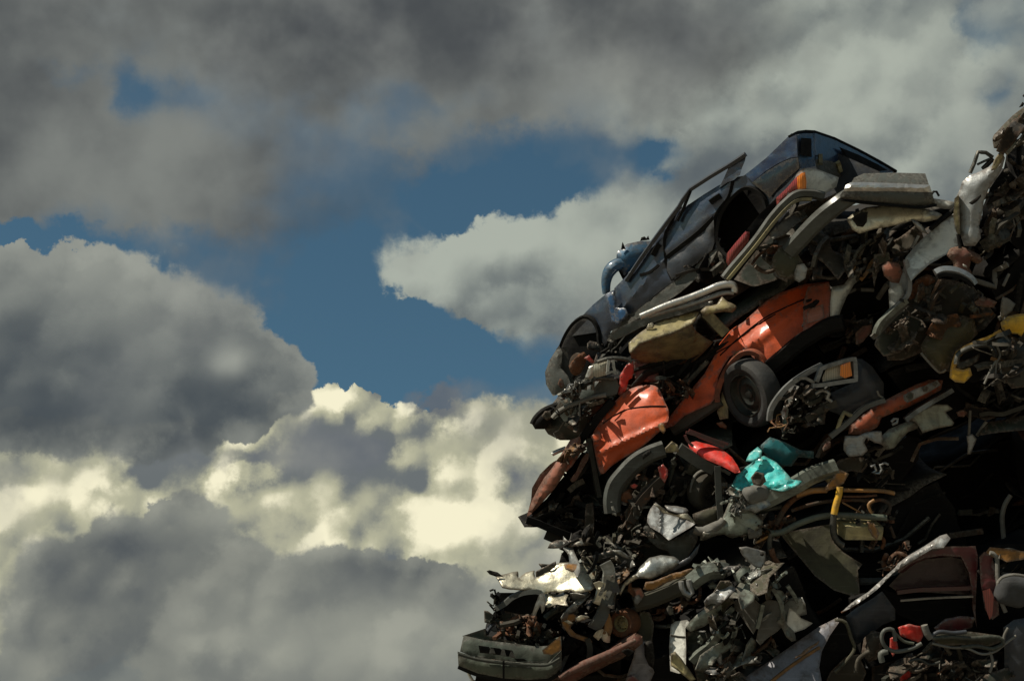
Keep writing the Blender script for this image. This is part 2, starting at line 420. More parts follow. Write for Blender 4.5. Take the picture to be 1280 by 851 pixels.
def tube_w(th, name, Wp, rad, mat, seg=8, flat=1.0, label=None, parent=None):
    n = len(Wp); Tn, fr = frames(Wp)
    rad = np.interp(np.linspace(0, 1, n), np.linspace(0, 1, len(rad)), rad) if isinstance(rad, (list, tuple)) else np.full(n, rad)
    V, F = [], []
    for i in range(n):
        a, b = fr[i]
        for k in range(seg):
            q = 6.2832 * k / seg
            V.append(Wp[i] + rad[i] * (flat * math.cos(q) * a + math.sin(q) * b))
    for i in range(n - 1):
        for k in range(seg):
            k2 = (k + 1) % seg
            F.append([i * seg + k, i * seg + k2, (i + 1) * seg + k2, (i + 1) * seg + k])
    F.append(list(range(seg))[::-1]); F.append([(n - 1) * seg + k for k in range(seg)])
    return mesh(th, name, V, F, mat, 45, 0, label, parent)

def sweep(th, name, r, pts, prof, mat, c=0.0, smooth=True, step=5, cr=0.0, label=None, parent=None, sharp=35, roll=0.0):
    """profile [(across, towards the viewer)] in metres, closed, swept along the path"""
    P = np.array(Z(r, pts)); P[:, 2] += c
    P = resample(P, step, False, smooth and len(P) > 2); Wp = Wv(P); n = len(Wp)
    SEED[0] += 1
    Tn, fr = frames(Wp); V, F = [], []; m = len(prof)
    cr_ = cr * sn(np.arange(n) / 2.2, np.zeros(n), SEED[0])
    cb_ = cr * sn(np.arange(n) / 1.7, np.zeros(n) + 3, SEED[0] + 4)
    ca, sa = math.cos(R(roll)), math.sin(R(roll))
    for i in range(n):
        nn, bb = fr[i]
        for (a, b) in prof:
            a, b = a * ca - b * sa, a * sa + b * ca
            V.append(Wp[i] + bb * (a + cr_[i]) + nn * (b + cb_[i]))
    for i in range(n - 1):
        for k in range(m):
            k2 = (k + 1) % m
            F.append([i * m + k, i * m + k2, (i + 1) * m + k2, (i + 1) * m + k])
    F.append(list(range(m))[::-1]); F.append([(n - 1) * m + k for k in range(m)])
    return mesh(th, name, V, F, mat, sharp, 0, label, parent)

def rot3(rz, rx, ry):
    """camera-aligned basis turned: rz in the picture plane (counter-clockwise), then rx, ry"""
    M = (Matrix.Rotation(R(rz), 3, 'Z') @ Matrix.Rotation(R(rx), 3, 'X') @ Matrix.Rotation(R(ry), 3, 'Y'))
    B = np.c_[RT, UP, -FW]
    return B @ np.array(M)

def box(th, name, at, size, rot, mat, cr=0.0, cs=.3, n=None, rnd=0.02, label=None, parent=None, seed=None, sharp=30, c=0):
    """a dented box: size (along, up, deep) in metres about the point `at`"""
    if seed is None: SEED[0] += 1; seed = SEED[0]
    M = rot3(*rot); C0 = Wv([(at[0], at[1], at[2] + c)])[0]
    sx, sy, sz = [v / 2 for v in size]
    st = n or max(0.03, min(size) / 3)
    cnt = [max(2, int(round(v / st))) for v in size]; cnt = [min(v, 44) for v in cnt]
    idx, V, F = {}, [], []
    def vid(i, j, k):
        if (i, j, k) not in idx:
            q = np.array([2 * i / cnt[0] - 1, 2 * j / cnt[1] - 1, 2 * k / cnt[2] - 1])
            p = q * [sx, sy, sz]
            inner = np.clip(p, [-(sx - rnd), -(sy - rnd), -(sz - rnd)], [sx - rnd, sy - rnd, sz - rnd])
            e = p - inner; l = np.linalg.norm(e)
            if l > rnd and l > 0: p = inner + e / l * rnd
            idx[(i, j, k)] = len(V); V.append(p)
        return idx[(i, j, k)]
    def sheet(a, b, fixed_axis, val):
        for i in range(cnt[a]):
            for j in range(cnt[b]):
                def g(x, y):
                    q = [0, 0, 0]; q[a], q[b], q[fixed_axis] = x, y, val
                    return vid(*q)
                f = [g(i, j), g(i + 1, j), g(i + 1, j + 1), g(i, j + 1)]
                flip = (val == 0) ^ (fixed_axis == 1)
                F.append(f[::-1] if flip else f)
    for ax, (a, b) in ((0, (1, 2)), (1, (0, 2)), (2, (0, 1))):
        sheet(a, b, ax, 0); sheet(a, b, ax, cnt[ax])
    V = np.array(V)
    if cr:
        x, y, z = V.T
        V = V + cr * np.c_[crum(y + z * .6, z, seed, cs), crum(x, z * 1.1, seed + 2, cs), crum(x, y * 1.2, seed + 4, cs)]
    return mesh(th, name, C0 + V @ M.T, F, mat, sharp, 0, label, parent)

def lathe(th, name, at, axis, prof, mat, seg=32, label=None, parent=None, squash=1.0, arc=None, c=0.0):
    """profile [(radius, along axis)] turned about axis (right, up, towards viewer)"""
    C0 = Wv([(at[0], at[1], at[2] + c)])[0]
    ax = axis[0] * RT + axis[1] * UP - axis[2] * FW; ax /= np.linalg.norm(ax)
    a = np.cross(ax, UP); a /= np.linalg.norm(a); b = np.cross(ax, a)
    V, F = [], []; m = len(prof)
    for k in range(seg):
        q = 6.2832 * k / seg
        d = math.cos(q) * a + math.sin(q) * b * squash
        for (rr, h) in prof: V.append(C0 + rr * d + h * ax)
    for k in range(seg):
        k2 = (k + 1) % seg
        for i in range(m - 1):
            F.append([k * m + i, k * m + i + 1, k2 * m + i + 1, k2 * m + i])
    return mesh(th, name, V, F, mat, 28, 0, label, parent)

def wheel(th, at, axis, r, w, tm, rm, rimr=.6, c=0.0, holes=True):
    h = w / 2
    ty = lathe(th, 'wheel', at, axis, [(r * rimr, -h * .8), (r * .78, -h), (r * .93, -h * .92), (r * .985, -h * .6), (r, -h * .3), (r, h * .3), (r * .985, h * .6), (r * .93, h * .92),
               (r * .86, h * .99), (r * .80, h * 1.0), (r * .78, h * .96), (r * (rimr + .05), h * .86), (r * rimr, h * .72), (r * (rimr - .02), h * .4), (r * (rimr - .02), -h * .4), (r * rimr, -h * .8)], tm, 48, c=c)
    ri = lathe(th, 'rim', at, axis, [(r * rimr * 1.04, h * .84), (r * rimr * .98, h * .86), (r * rimr * .93, h * .55), (r * rimr * .86, h * .25), (r * rimr * .78, h * .2), (r * rimr * .62, h * .42), (r * rimr * .5, h * .46),
               (r * rimr * .34, h * .3), (r * rimr * .24, h * .3), (r * rimr * .22, h * .42), (r * rimr * .20, h * .44), (0.0005, h * .44)], rm, 40, parent=ty, c=c)
    # vent holes / bolts as dark studs round the dish
    C0 = Wv([(at[0], at[1], at[2] + c)])[0]
    if holes:
        ax = axis[0] * RT + axis[1] * UP - axis[2] * FW; ax /= np.linalg.norm(ax)
        a = np.cross(ax, UP); a /= np.linalg.norm(a); b = np.cross(ax, a); V, F = [], []
        for k in range(12):
            q = 6.2832 * k / 12; ce = C0 + r * rimr * .70 * (math.cos(q) * a + math.sin(q) * b) + ax * h * .34
            e1 = math.cos(q) * a + math.sin(q) * b; e2 = np.cross(ax, e1); s0 = len(V)
            for z_ in (0, h * .06):
                for s in range(8):
                    V.append(ce + r * rimr * .06 * (math.cos(s * .785) * e1 + math.sin(s * .785) * e2) + ax * z_)
            F.append([s0 + 8 + s for s in range(8)]); F += [[s0 + s, s0 + (s + 1) % 8, s0 + 8 + (s + 1) % 8, s0 + 8 + s] for s in range(8)]
        mesh(th, 'vent_hole', V, F, MAT['black'], 30, parent=ty)
    return ty

# ------------------------------------------------------------------ materials
MAT = {}
def paint(key, rgb, rough=.42, metal=0.0, coat=.25, dirt=.5, rust=.0, dcol=(.040, .037, .029), chips=.55, scale=1.0, var=.25, wearamt=.48):
    mt = bpy.data.materials.new(key); mt.use_nodes = True; nt = mt.node_tree; nt.nodes.clear(); N, L = nt.nodes, nt.links
    b = N.new('ShaderNodeBsdfPrincipled'); o = N.new('ShaderNodeOutputMaterial'); L.new(b.outputs[0], o.inputs[0])
    tc = N.new('ShaderNodeTexCoord'); oi = N.new('ShaderNodeObjectInfo')
    add = N.new('ShaderNodeVectorMath'); add.operation = 'ADD'; L.new(tc.outputs['Object'], add.inputs[0]); L.new(oi.outputs['Random'], add.inputs[1])
    def noise(s, d=5, r=.6, dist=0):
        n = N.new('ShaderNodeTexNoise'); L.new(add.outputs[0], n.inputs['Vector']); n.inputs['Scale'].default_value = s * scale
        n.inputs['Detail'].default_value = d; n.inputs['Roughness'].default_value = r; n.inputs['Distortion'].default_value = dist
        return n.outputs['Fac']
    def ramp(x, a, c_):
        n = N.new('ShaderNodeMapRange'); L.new(x, n.inputs[0]); n.inputs[1].default_value = a; n.inputs[2].default_value = c_
        return n.outputs[0]
    def mixc(f, a, c_):
        n = N.new('ShaderNodeMix'); n.data_type = 'RGBA'
        if isinstance(f, float): n.inputs[0].default_value = f
        else: L.new(f, n.inputs[0])
        for s_, v in ((6, a), (7, c_)):
            if isinstance(v, tuple): n.inputs[s_].default_value = (*v, 1)
            else: L.new(v, n.inputs[s_])
        return n.outputs[2]
    def mth(op, a, c_, cl=True):
        n = N.new('ShaderNodeMath'); n.operation = op; n.use_clamp = cl
        for s_, v in ((0, a), (1, c_)):
            if isinstance(v, (float, int)): n.inputs[s_].default_value = v
            else: L.new(v, n.inputs[s_])
        return n.outputs[0]
    n_var, n_dirt, n_fine = noise(2.2, 4), noise(5, 9, .68, .6), noise(42, 6, .7)
    lo = tuple(v * (1 - var) for v in rgb); hi = tuple(min(1, v * (1 + var * .6)) for v in rgb)
    col = mixc(ramp(n_var, .3, .7), lo, hi)
    geo = N.new('ShaderNodeNewGeometry')
    edge = ramp(geo.outputs['Pointiness'], .53, .60)
    chip = mth('MULTIPLY', edge, ramp(n_fine, .40, .62))
    col = mixc(mth('MULTIPLY', chip, chips), col, (.30, .27, .22))
    cav = ramp(geo.outputs['Pointiness'], .49, .42)
    dm = mth('MULTIPLY', mth('ADD', mth('MULTIPLY', ramp(n_dirt, .50 - .10 * dirt, .72 - .10 * dirt), .75 + .25 * dirt), mth('MULTIPLY', cav, .5)), min(1.0, .45 + .5 * dirt))
    col = mixc(dm, col, dcol)
    # fine scratches and grime specks
    spk = ramp(n_fine, .56, .70)
    col = mixc(mth('MULTIPLY', spk, .25 + .3 * dirt), col, tuple(v * .35 + .01 for v in rgb))
    st = N.new('ShaderNodeTexNoise'); mp = N.new('ShaderNodeMapping'); mp.inputs['Scale'].default_value = (3, 3, 60); mp.inputs['Rotation'].default_value = (.3, .7, .2)
    L.new(add.outputs[0], mp.inputs[0]); L.new(mp.outputs[0], st.inputs['Vector']); st.inputs['Scale'].default_value = 1.0; st.inputs['Detail'].default_value = 4
    col = mixc(mth('MULTIPLY', ramp(st.outputs['Fac'], .60, .72), .22), col, tuple(min(1, v * 1.6 + .05) for v in rgb))
    wa = N.new('ShaderNodeAttribute'); wa.attribute_name = 'wear'
    wm = ramp(mth('ADD', mth('MULTIPLY', wa.outputs['Fac'], .75), mth('MULTIPLY', n_dirt, .6), False), .66, .86)
    wcol = mixc(ramp(n_fine, .42, .62), (.035, .020, .012), (.20, .195, .17) if max(rgb) > .03 else (.10, .085, .06))
    col = mixc(mth('MULTIPLY', wm, wearamt), col, wcol)
    rs = None
    if rust > 0:
        rs = mth('ADD', ramp(noise(3.6, 10, .72, .9), .72 - .34 * rust, .80 - .30 * rust), mth('MULTIPLY', ramp(mth('ADD', wa.outputs['Fac'], noise(9, 6, .65), False), 1.08, 1.38), min(.9, rust * 1.3)))
        rc = mixc(ramp(n_fine, .35, .7), (.045, .019, .009), (.20, .075, .024))
        col = mixc(rs, col, rc)
    L.new(col, b.inputs['Base Color'])
    ro = N.new('ShaderNodeMapRange'); L.new(n_dirt, ro.inputs[0]); ro.inputs[1].default_value = .3; ro.inputs[2].default_value = .75
    ro.inputs[3].default_value = rough; ro.inputs[4].default_value = min(1, rough + .35)
    L.new(ro.outputs[0], b.inputs['Roughness'])
    if metal:
        if rs is not None:
            L.new(mth('MULTIPLY', mth('SUBTRACT', 1.0, rs), metal), b.inputs['Metallic'])
        else: b.inputs['Metallic'].default_value = metal
    b.inputs['Coat Weight'].default_value = coat; b.inputs['Coat Roughness'].default_value = .18
    bp = N.new('ShaderNodeBump'); bp.inputs['Strength'].default_value = .5; bp.inputs['Distance'].default_value = .018
    n_mid = noise(13, 4, .55, .4)
    hsum = mth('ADD', mth('ADD', mth('MULTIPLY', n_dirt, .5), mth('MULTIPLY', n_fine, .15)), mth('MULTIPLY', n_mid, .45))
    L.new(hsum, bp.inputs['Height']); L.new(bp.outputs[0], b.inputs['Normal'])
    if max(rgb) < .012 and coat == 0: b.inputs['Specular IOR Level'].default_value = .15
    MAT[key] = mt
    return mt
def lens(key, rgb, rough=.12, trans=.0):
    mt = bpy.data.materials.new(key); mt.use_nodes = True; N, L = mt.node_tree.nodes, mt.node_tree.links
    b = N['Principled BSDF']; b.inputs['Roughness'].default_value = rough
    b.inputs['Coat Weight'].default_value = .8; b.inputs['Coat Roughness'].default_value = .05
    w = N.new('ShaderNodeTexWave'); tc = N.new('ShaderNodeTexCoord'); L.new(tc.outputs['Object'], w.inputs['Vector'])
    w.inputs['Scale'].default_value = 22; w.inputs['Distortion'].default_value = 1
    mx = N.new('ShaderNodeMix'); mx.data_type = 'RGBA'; L.new(w.outputs['Fac'], mx.inputs[0])
    mx.inputs[6].default_value = (*rgb, 1); mx.inputs[7].default_value = (*[v * .55 for v in rgb], 1)
    L.new(mx.outputs[2], b.inputs['Base Color'])
    bp = N.new('ShaderNodeBump'); bp.inputs['Strength'].default_value = .4; bp.inputs['Distance'].default_value = .01
    bp.inputs['Strength'].default_value = .15; L.new(w.outputs['Fac'], bp.inputs['Height']); L.new(bp.outputs[0], b.inputs['Normal'])
    MAT[key] = mt

paint('slate', (.048, .068, .105), .24, .40, .8, .22, 0, chips=.15, wearamt=.22)
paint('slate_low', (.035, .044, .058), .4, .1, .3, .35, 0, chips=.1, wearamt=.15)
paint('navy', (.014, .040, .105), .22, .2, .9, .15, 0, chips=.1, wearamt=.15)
paint('blue', (.02, .10, .24), .35, .2, .5, .4, 0)
paint('teal_blue', (.02, .10, .19), .4, .2, .4, .55, .1)
paint('orange', (.64, .088, .014), .46, .0, .12, .34, .14, chips=.4, wearamt=.5)
paint('orange_dull', (.40, .085, .030), .5, .0, .2, .5, .25)
paint('pink_orange', (.34, .12, .07), .5, .0, .2, .4, .25)
paint('red', (.72, .022, .010), .38, .0, .3, .12, .0, wearamt=.3)
paint('dark_red', (.13, .012, .016), .35, .0, .5, .5, .1)
paint('maroon', (.09, .008, .013), .35, .1, .5, .5, .05)
paint('cyan', (.05, .62, .60), .38, .0, .3, .25, .0, chips=.5, wearamt=.4)
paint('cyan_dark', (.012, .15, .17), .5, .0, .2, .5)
paint('white', (.76, .77, .70), .4, .0, .3, .45, .08)
paint('silver', (.50, .53, .50), .30, .55, .4, .50, .05)
paint('silver_green', (.29, .33, .28), .4, .4, .3, .65, .12)
paint('tin', (.80, .76, .58), .30, .6, .1, .40, .12, scale=1.6)
paint('chrome', (.80, .79, .74), .20, .8, .0, .30, 0, wearamt=.2)
paint('alu', (.40, .41, .40), .32, .9, .0, .5, 0)
paint('grey_plastic', (.085, .095, .085), .55, 0, .1, .5, 0, chips=.3)
paint('olive_plastic', (.085, .105, .078), .5, 0, .15, .55, 0, chips=.4)
paint('olive', (.060, .058, .030), .7, 0, 0, .7, .1)
paint('mud', (.045, .037, .023), .8, 0, 0, .7, .15)
paint('cream', (.42, .36, .17), .5, 0, .2, .6, .15)
paint('cream_dirt_shade', (.20, .16, .07), .6, 0, .1, .8, .35)  # cream with more dirt, and darkened for the shade of a lower face
paint('yellow', (.80, .44, .015), .4, 0, .3, .3, .1)
paint('ochre', (.35, .16, .03), .5, 0, .1, .6, .2)
paint('rusty', (.16, .06, .024), .8, .1, 0, .5, .75)
paint('rust_dark', (.055, .030, .016), .85, .1, 0, .7, .6)
paint('rust_red', (.15, .055, .036), .75, 0, 0, .6, .4)
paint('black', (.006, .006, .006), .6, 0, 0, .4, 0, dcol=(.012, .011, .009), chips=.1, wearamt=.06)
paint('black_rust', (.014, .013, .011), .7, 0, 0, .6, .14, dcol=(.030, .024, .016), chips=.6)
paint('dark_metal', (.060, .064, .058), .36, .7, 0, .5, .12)
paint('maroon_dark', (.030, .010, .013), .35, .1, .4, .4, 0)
paint('dark_green', (.024, .034, .023), .5, 0, .1, .6, .15)
paint('rubber', (.022, .024, .025), .6, 0, 0, .5, 0, dcol=(.055, .053, .048), chips=.1)
paint('grey_dust', (.16, .16, .145), .8, 0, 0, .6, 0, dcol=(.08, .07, .055))
paint('lilac', (.25, .25, .28), .4, .2, .3, .5, .12)
paint('pale_grey', (.34, .36, .36), .4, .3, .3, .5, .1)
paint('grey_fabric', (.06, .063, .066), .95, 0, 0, .4, 0)
lens('lens_red', (.34, .055, .045)); lens('lens_amber', (1.0, .28, .02)); lens('lens_clear', (.5, .48, .38)); paint('dark_glass', (.008, .012, .018), .08, 0, .8, .2, 0, chips=0)

# ------------------------------------------------------------------ mangled fittings inside a wreck
def litter(th, r, poly, n, seed, c=(0.0, .4), mats=('dark_metal', 'black_rust', 'rusty', 'grey_dust', 'black'), s=1.0, kinds='bbttwhps', lim=None):
    """brackets, struts, wires, hoses and torn sheets of one wreck, strewn through its open side"""
    rg = random.Random(seed); P = np.array(Z(r, poly)); lo, hi = P[:, :2].min(0), P[:, :2].max(0)
    done = 0; tries = 0
    while done < n and tries < n * 30:
        tries += 1
        x, y = rg.uniform(lo[0], hi[0]), rg.uniform(lo[1], hi[1])
        if not inside(np.array([[x, y]]), P)[0]: continue
        done += 1
        z = rg.uniform(*c); k = rg.choice(kinds); mt = MAT[rg.choice(mats)]; a = rg.uniform(0, 6.28) if rg.random() < .5 else R(rg.gauss(-35, 22))
        if k == 'b':
            l = rg.uniform(12, 36) * s; w_ = rg.uniform(.018, .05) * (.6 + .4 * s); bend = rg.uniform(-.7, .7)
            q = []; xx, yy, aa, zz = x - l / 2 * math.cos(a), y - l / 2 * math.sin(a), a, 0
            for i_ in range(4):
                q.append((xx, yy, zz)); xx += l / 3 * math.cos(aa); yy += l / 3 * math.sin(aa); zz += rg.uniform(-.06, .06); aa += bend * rg.uniform(-.3, 1)
            sweep(th, 'bracket', 0, q, [(-w_, 0), (-w_, .006), (0, .012), (w_ * .9, -.02 - w_ * .8), (w_ * .9 - .008, -.024 - w_ * .8), (0, .002)], mt, c=z, cr=.003, smooth=False, step=4, roll=rg.uniform(-50, 50))
        elif k == 's' or k == 'p':
            l = rg.uniform(22, 64) * s; w_ = l * rg.uniform(.2, .5)
            pts = [(-.5, -.2), (-.25, -.45), (.05, -.38), (.3, -.5), (.5, -.3), (.46, .1), (.5, .42), (.1, .36), (-.2, .5), (-.46, .3)]
            q = []
            for (u, v_) in pts:
                u, v_ = u * l * rg.uniform(.8, 1.2), v_ * w_ * rg.uniform(.6, 1.3)
                q.append((x + u * math.cos(a) - v_ * math.sin(a), y + u * math.sin(a) + v_ * math.cos(a), rg.uniform(-.12, .12)))
            panel(th, 'torn_sheet', 0, q, mt, c=z, gx=rg.uniform(-.8, .4), gy=rg.uniform(-1.2, .6), res=3.2, t=.005, cr=.075, cs=.11, jag=.5, seed=rg.randrange(9999), sharp=17, buckle=.004)
        elif k == 't':
            l = rg.uniform(18, 60) * s
            q = [(x + l * u * math.cos(a) + rg.uniform(-3, 3), y + l * u * math.sin(a) + rg.uniform(-3, 3), rg.uniform(-.1, .1)) for u in (-.5, -.15, .2, .5)]
            sweep(th, 'strut', 0, q, [(-.012, -.02), (.012, -.02), (.016, .01), (-.010, .02)], mt, c=z, cr=.004, step=4)
        elif k == 'h':
            l = rg.uniform(20, 50) * s; b = rg.uniform(-.5, .5)
            q = [(x + l * u * math.cos(a) - l * b * (1 - 4 * u * u) * math.sin(a), y + l * u * math.sin(a) + l * b * (1 - 4 * u * u) * math.cos(a), rg.uniform(-.06, .06)) for u in (-.5, -.25, 0, .25, .5)]
            tube(th, 'hose', 0, q, rg.uniform(.010, .022), mt, c=z, seg=7, step=4)
        else:
            l = rg.uniform(20, 55) * s
            q = [(x + l * u * math.cos(a) + rg.uniform(-7, 7), y + l * u * math.sin(a) + rg.uniform(-7, 7), rg.uniform(-.12, .12)) for u in (-.5, -.3, -.05, .2, .5)]
            tube(th, 'wire', 0, q, rg.uniform(.004, .007), mt, c=z, seg=5, step=4)

def wreck(label, at, size, rot, mat, seed, mat2='black_rust', n=10, cat='crushed car', name='crushed_car', group=None):
    """a flattened car body deep in the heap: folded hull, buckled roof and floor skins, rails, springs"""
    th = T(name, label, cat, at, group)
    rg = random.Random(seed); l, h, d = size
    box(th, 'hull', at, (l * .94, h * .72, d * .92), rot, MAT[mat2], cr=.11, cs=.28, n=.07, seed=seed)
    M = rot3(*rot); C0 = Wv([at])[0]
    def skin(nm, yo, m_, cr_, sd, zo=0):
        nu, nv = int(l / .07), int(d / .08)
        uu, vv = np.meshgrid(np.linspace(-.5, .5, nu), np.linspace(-.5, .5, nv), indexing='ij')
        x, z = uu * l, vv * d
        ed = np.minimum(.5 - np.abs(uu), .5 - np.abs(vv))
        y = yo + cr_ * crum(x, z, sd, .34) + cr_ * .3 * crum(x, z, sd + 9, .12) - np.sign(yo) * .07 * np.exp(-ed / .05)
        x = x + .05 * sn(x * 4, z * 4, sd); z = z + .06 * sn(x * 5, z * 5, sd + 2)
        V = C0 + np.c_[x.ravel(), y.ravel(), z.ravel()] @ M.T
        rr = np.random.RandomState(sd); keep = sn(uu * 14, vv * 14, sd + 5) - np.clip(ed * 14, 0, 2)
        F = [[i * nv + j, (i + 1) * nv + j, (i + 1) * nv + j + 1, i * nv + j + 1] for i in range(nu - 1) for j in range(nv - 1) if keep[i, j] < .25]
        mesh(th, nm, V, F, m_, 30, .008)
    skin('roof', h * .46, mat, .085, seed + 1); skin('floor_pan', -h * .46, MAT[mat2], .07, seed + 2)
    for k in range(n):
        u = rg.uniform(-.5, .5) * l; y = rg.uniform(-.45, .45) * h; z0 = d * .5
        pts = []
        dx = rg.uniform(.15, .6)
        for q in (-.5, -.2, .15, .5):
            pts.append(C0 + M @ np.array([u + q * dx * 1.4, y + rg.uniform(-.06, .06) + q * rg.uniform(-.3, .3), z0 + rg.uniform(-.06, .08)]))
        Wp = np.array(pts); Wp = np.array([np.array([np.interp(t_, [0, .33, .66, 1], Wp[:, a_]) for a_ in range(3)]) for t_ in np.linspace(0, 1, 10)])
        tube_w(th, rg.choice(['rail', 'strut', 'hose', 'pipe']), Wp, rg.uniform(.010, .035), MAT[rg.choice(['dark_metal', 'rust_dark', 'black', 'grey_dust', mat2])], 7, rg.uniform(.4, 1))
    return th

ZR.update({9: (1120, 110, 4.05), 10: (1100, 300, 4.255), 11: (1040, 480, 4.254), 12: (780, 560, 6.08), 13: (780, 670, 4.70), 14: (600, 680, 4.975)})

# ================================================================== 1 slate blue car on top
t = T('crushed_car', 'slate blue hatchback lying nose down on the very top of the scrap heap', 'crushed car', (850, 330, 0))
K = dict(gx=-.45)
cx0 = 850
def cc(x): return -.45 * (x - 850) / 100        # depth of the car's flank along its length
def bl(r, pts, dz=0.0):
    return [(x, y, c + cc(x) + dz) for (x, y, c) in Z(r, pts)]
ff = panel(t, 'front_fender', 0, bl(3, '165,660 130,600 125,545 150,480 215,380 258,315 300,270 365,205 430,150 470,130 482,205 545,240 500,310 455,335 432,400 412,428 395,395 385,330 360,285 325,268 285,285 240,325 208,385 188,440 198,500 228,560 252,606 215,640'),
      MAT['slate'], res=4, bulge=.05, cr=.02, cs=.4, back=.14, taper=1.0)
panel(t, 'wheel_well', 0, bl(3, '190,440 240,325 300,268 350,275 400,330 425,410 560,400 540,470 330,480 250,606 225,560', .60), MAT['black'], res=6, cr=.1, cs=.2)
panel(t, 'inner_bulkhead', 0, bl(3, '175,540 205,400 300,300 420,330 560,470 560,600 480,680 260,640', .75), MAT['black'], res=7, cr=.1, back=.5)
sweep(t, 'arch_lip', 0, bl(3, '205,640 192,560 186,470 215,375 262,300 320,262 365,280 392,330 398,390 415,428', -.03), [(-.012, -.02), (.012, -.02), (.014, .02), (-.012, .02)], MAT['black'])
panel(t, 'bumper_corner', 0, bl(3, '125,540 148,480 195,405 212,440 205,520 240,560 255,604 235,622 200,640 165,660 135,610', -.10), MAT['grey_plastic'], res=4, bulge=.05, cr=.015, back=.25)
sweep(t, 'inner_panel', 0, bl(3, '208,420 222,520 243,600', .02), [(-.05, -.01), (.05, -.01), (.05, .01), (-.05, .01)], MAT['grey_dust'])
lathe(t, 'brake_disc', Z(3, '285,500,.45')[0], (-.75, .1, .6), [(.02, .02), (.05, .03), (.06, .01), (.10, .01), (.105, 0), (.10, -.01), (.02, -.01)], MAT['rust_dark'], 24)
fd = panel(t, 'front_door', 0, bl(0, '768,360 790,338 815,307 847,262 840,275 833,292 829,312 833,335 843,351 820,368 797,388 775,397 766,380'), MAT['slate'], res=4, bulge=.05, cr=.022, cs=.35, back=.5, bdir=(10, -4), ridge=[(812, 345, 4, .016, 50)])
rd = panel(t, 'rear_door', 0, bl(0, '847,262 862,255 880,243 898,232 917,223 911,247 898,262 893,282 893,303 889,314 866,333 843,350 834,333 830,311 834,290'), MAT['slate'], res=4, bulge=.06, cr=.012, cs=.5, back=.5, bdir=(10, -4), ridge=[(862, 290, 5, .012, 38)])
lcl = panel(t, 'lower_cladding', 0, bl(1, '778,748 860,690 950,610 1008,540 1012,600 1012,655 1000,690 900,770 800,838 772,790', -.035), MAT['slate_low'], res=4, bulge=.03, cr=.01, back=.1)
sweep(t, 'side_moulding', 0, on([rd, lcl], 1, '776,725 850,668 930,605 1008,530'), [(-.022, -.01), (.022, -.01), (.018, .012), (-.018, .012)], MAT['black'])
sweep(t, 'side_moulding', 0, on(fd, 1, '640,815 690,800 735,765'), [(-.014, -.01), (.014, -.01), (.012, .012), (-.012, .012)], MAT['black'])
for q in ('705,715 722,682 738,660', '992,452 1015,435 1042,418'):
    sweep(t, 'door_handle', 0, on([fd, rd], 1, q, -.012), [(-.026, -.01), (.026, -.01), (.022, .022), (-.022, .022)], MAT['black'], smooth=False)
sweep(t, 'door_seam', 0, on([fd, rd], 1, '845,470 805,540 768,605 762,670 776,780 802,842', -.003), [(-.012, -.01), (.012, -.01), (.012, .006), (-.012, .006)], MAT['black'])
sweep(t, 'door_seam', 0, on(rd, 1, '1106,335 1083,425 1028,500 1010,560 1014,650 998,695', -.003), [(-.014, -.01), (.014, -.01), (.014, .006), (-.014, .006)], MAT['black'])
sweep(t, 'window_frame', 0, bl(1, '570,845 640,740 700,655 770,560 835,475 855,440 893,388 990,325 1085,268 1128,240 1168,213', -.04), [(-.020, -.02), (.020, -.02), (.016, .015), (-.014, .018)], MAT['slate_low'], smooth=False, step=3)
sweep(t, 'window_frame', 0, bl(1, '828,545 850,500 872,448 893,395', -.05), [(-.014, -.015), (.014, -.015), (.012, .012), (-.012, .012)], MAT['black'], step=3)
panel(t, 'door_pillar', 0, bl(1, '1035,380 1060,330 1088,265 1130,235 1172,212 1165,245 1150,280 1140,315 1110,340 1078,352', -.03), MAT['slate'], res=3, cr=.01, back=.05)
panel(t, 'seat_top', 0, bl(1, '830,530 900,470 965,415 1020,378 1030,385 960,440 890,500 830,545', .12), MAT['grey_plastic'], res=3, bulge=.03)
panel(t, 'rear_quarter', 0, bl(2, '122,262 160,255 250,185 300,135 350,86 374,90 374,175 385,225 372,245 330,290 290,325 262,368 246,392 238,350 210,318 165,306 120,335 80,385 58,440 50,500 62,540 96,572 92,590 60,575 38,560 36,500 45,430 80,345'),
      MAT['slate'], res=3.5, bulge=.0, cr=.010, back=.14, taper=1.0)
panel(t, 'rear_side_window', 0, bl(2, '192,283 250,238 310,202 350,186 376,184 382,225 340,262 300,300 262,345 250,330 225,310', -.05), MAT['dark_glass'], res=4, bulge=.02, back=.05)
panel(t, 'upper_quarter', 0, bl(2, '165,252 250,183 350,86 374,90 374,180 345,184 300,204 245,238 195,280', -.03), MAT['navy'], res=4, bulge=.0, cr=.006, back=.1)
panel(t, 'wheel_well', 0, bl(2, '45,520 55,440 80,375 130,320 190,308 240,345 262,400 230,450 170,520 120,590 70,590', .35), MAT['black'], res=5, cr=.06, cs=.2, back=.3)
sweep(t, 'arch_lip', 0, bl(2, '98,585 62,545 50,500 58,438 82,382 122,333 166,304 212,316 240,350 252,392', -.03), [(-.014, -.02), (.014, -.02), (.014, .02), (-.014, .02)], MAT['black'])
def tg(r, pts, dz=0.0):    # tailgate runs away from the viewer to the right
    return [(x, y, c + cc(1010) + (x - 1012) * .011 + dz) for (x, y, c) in Z(r, pts)]
panel(t, 'rear_pillar', 0, tg(2, '370,92 400,86 437,86 442,150 446,218 386,228 374,176', -.10), MAT['blue'], res=3, back=.25)
panel(t, 'corner_window', 0, tg(2, '388,104 430,106 431,182 386,173', -.16), MAT['black'], res=4, back=.03)
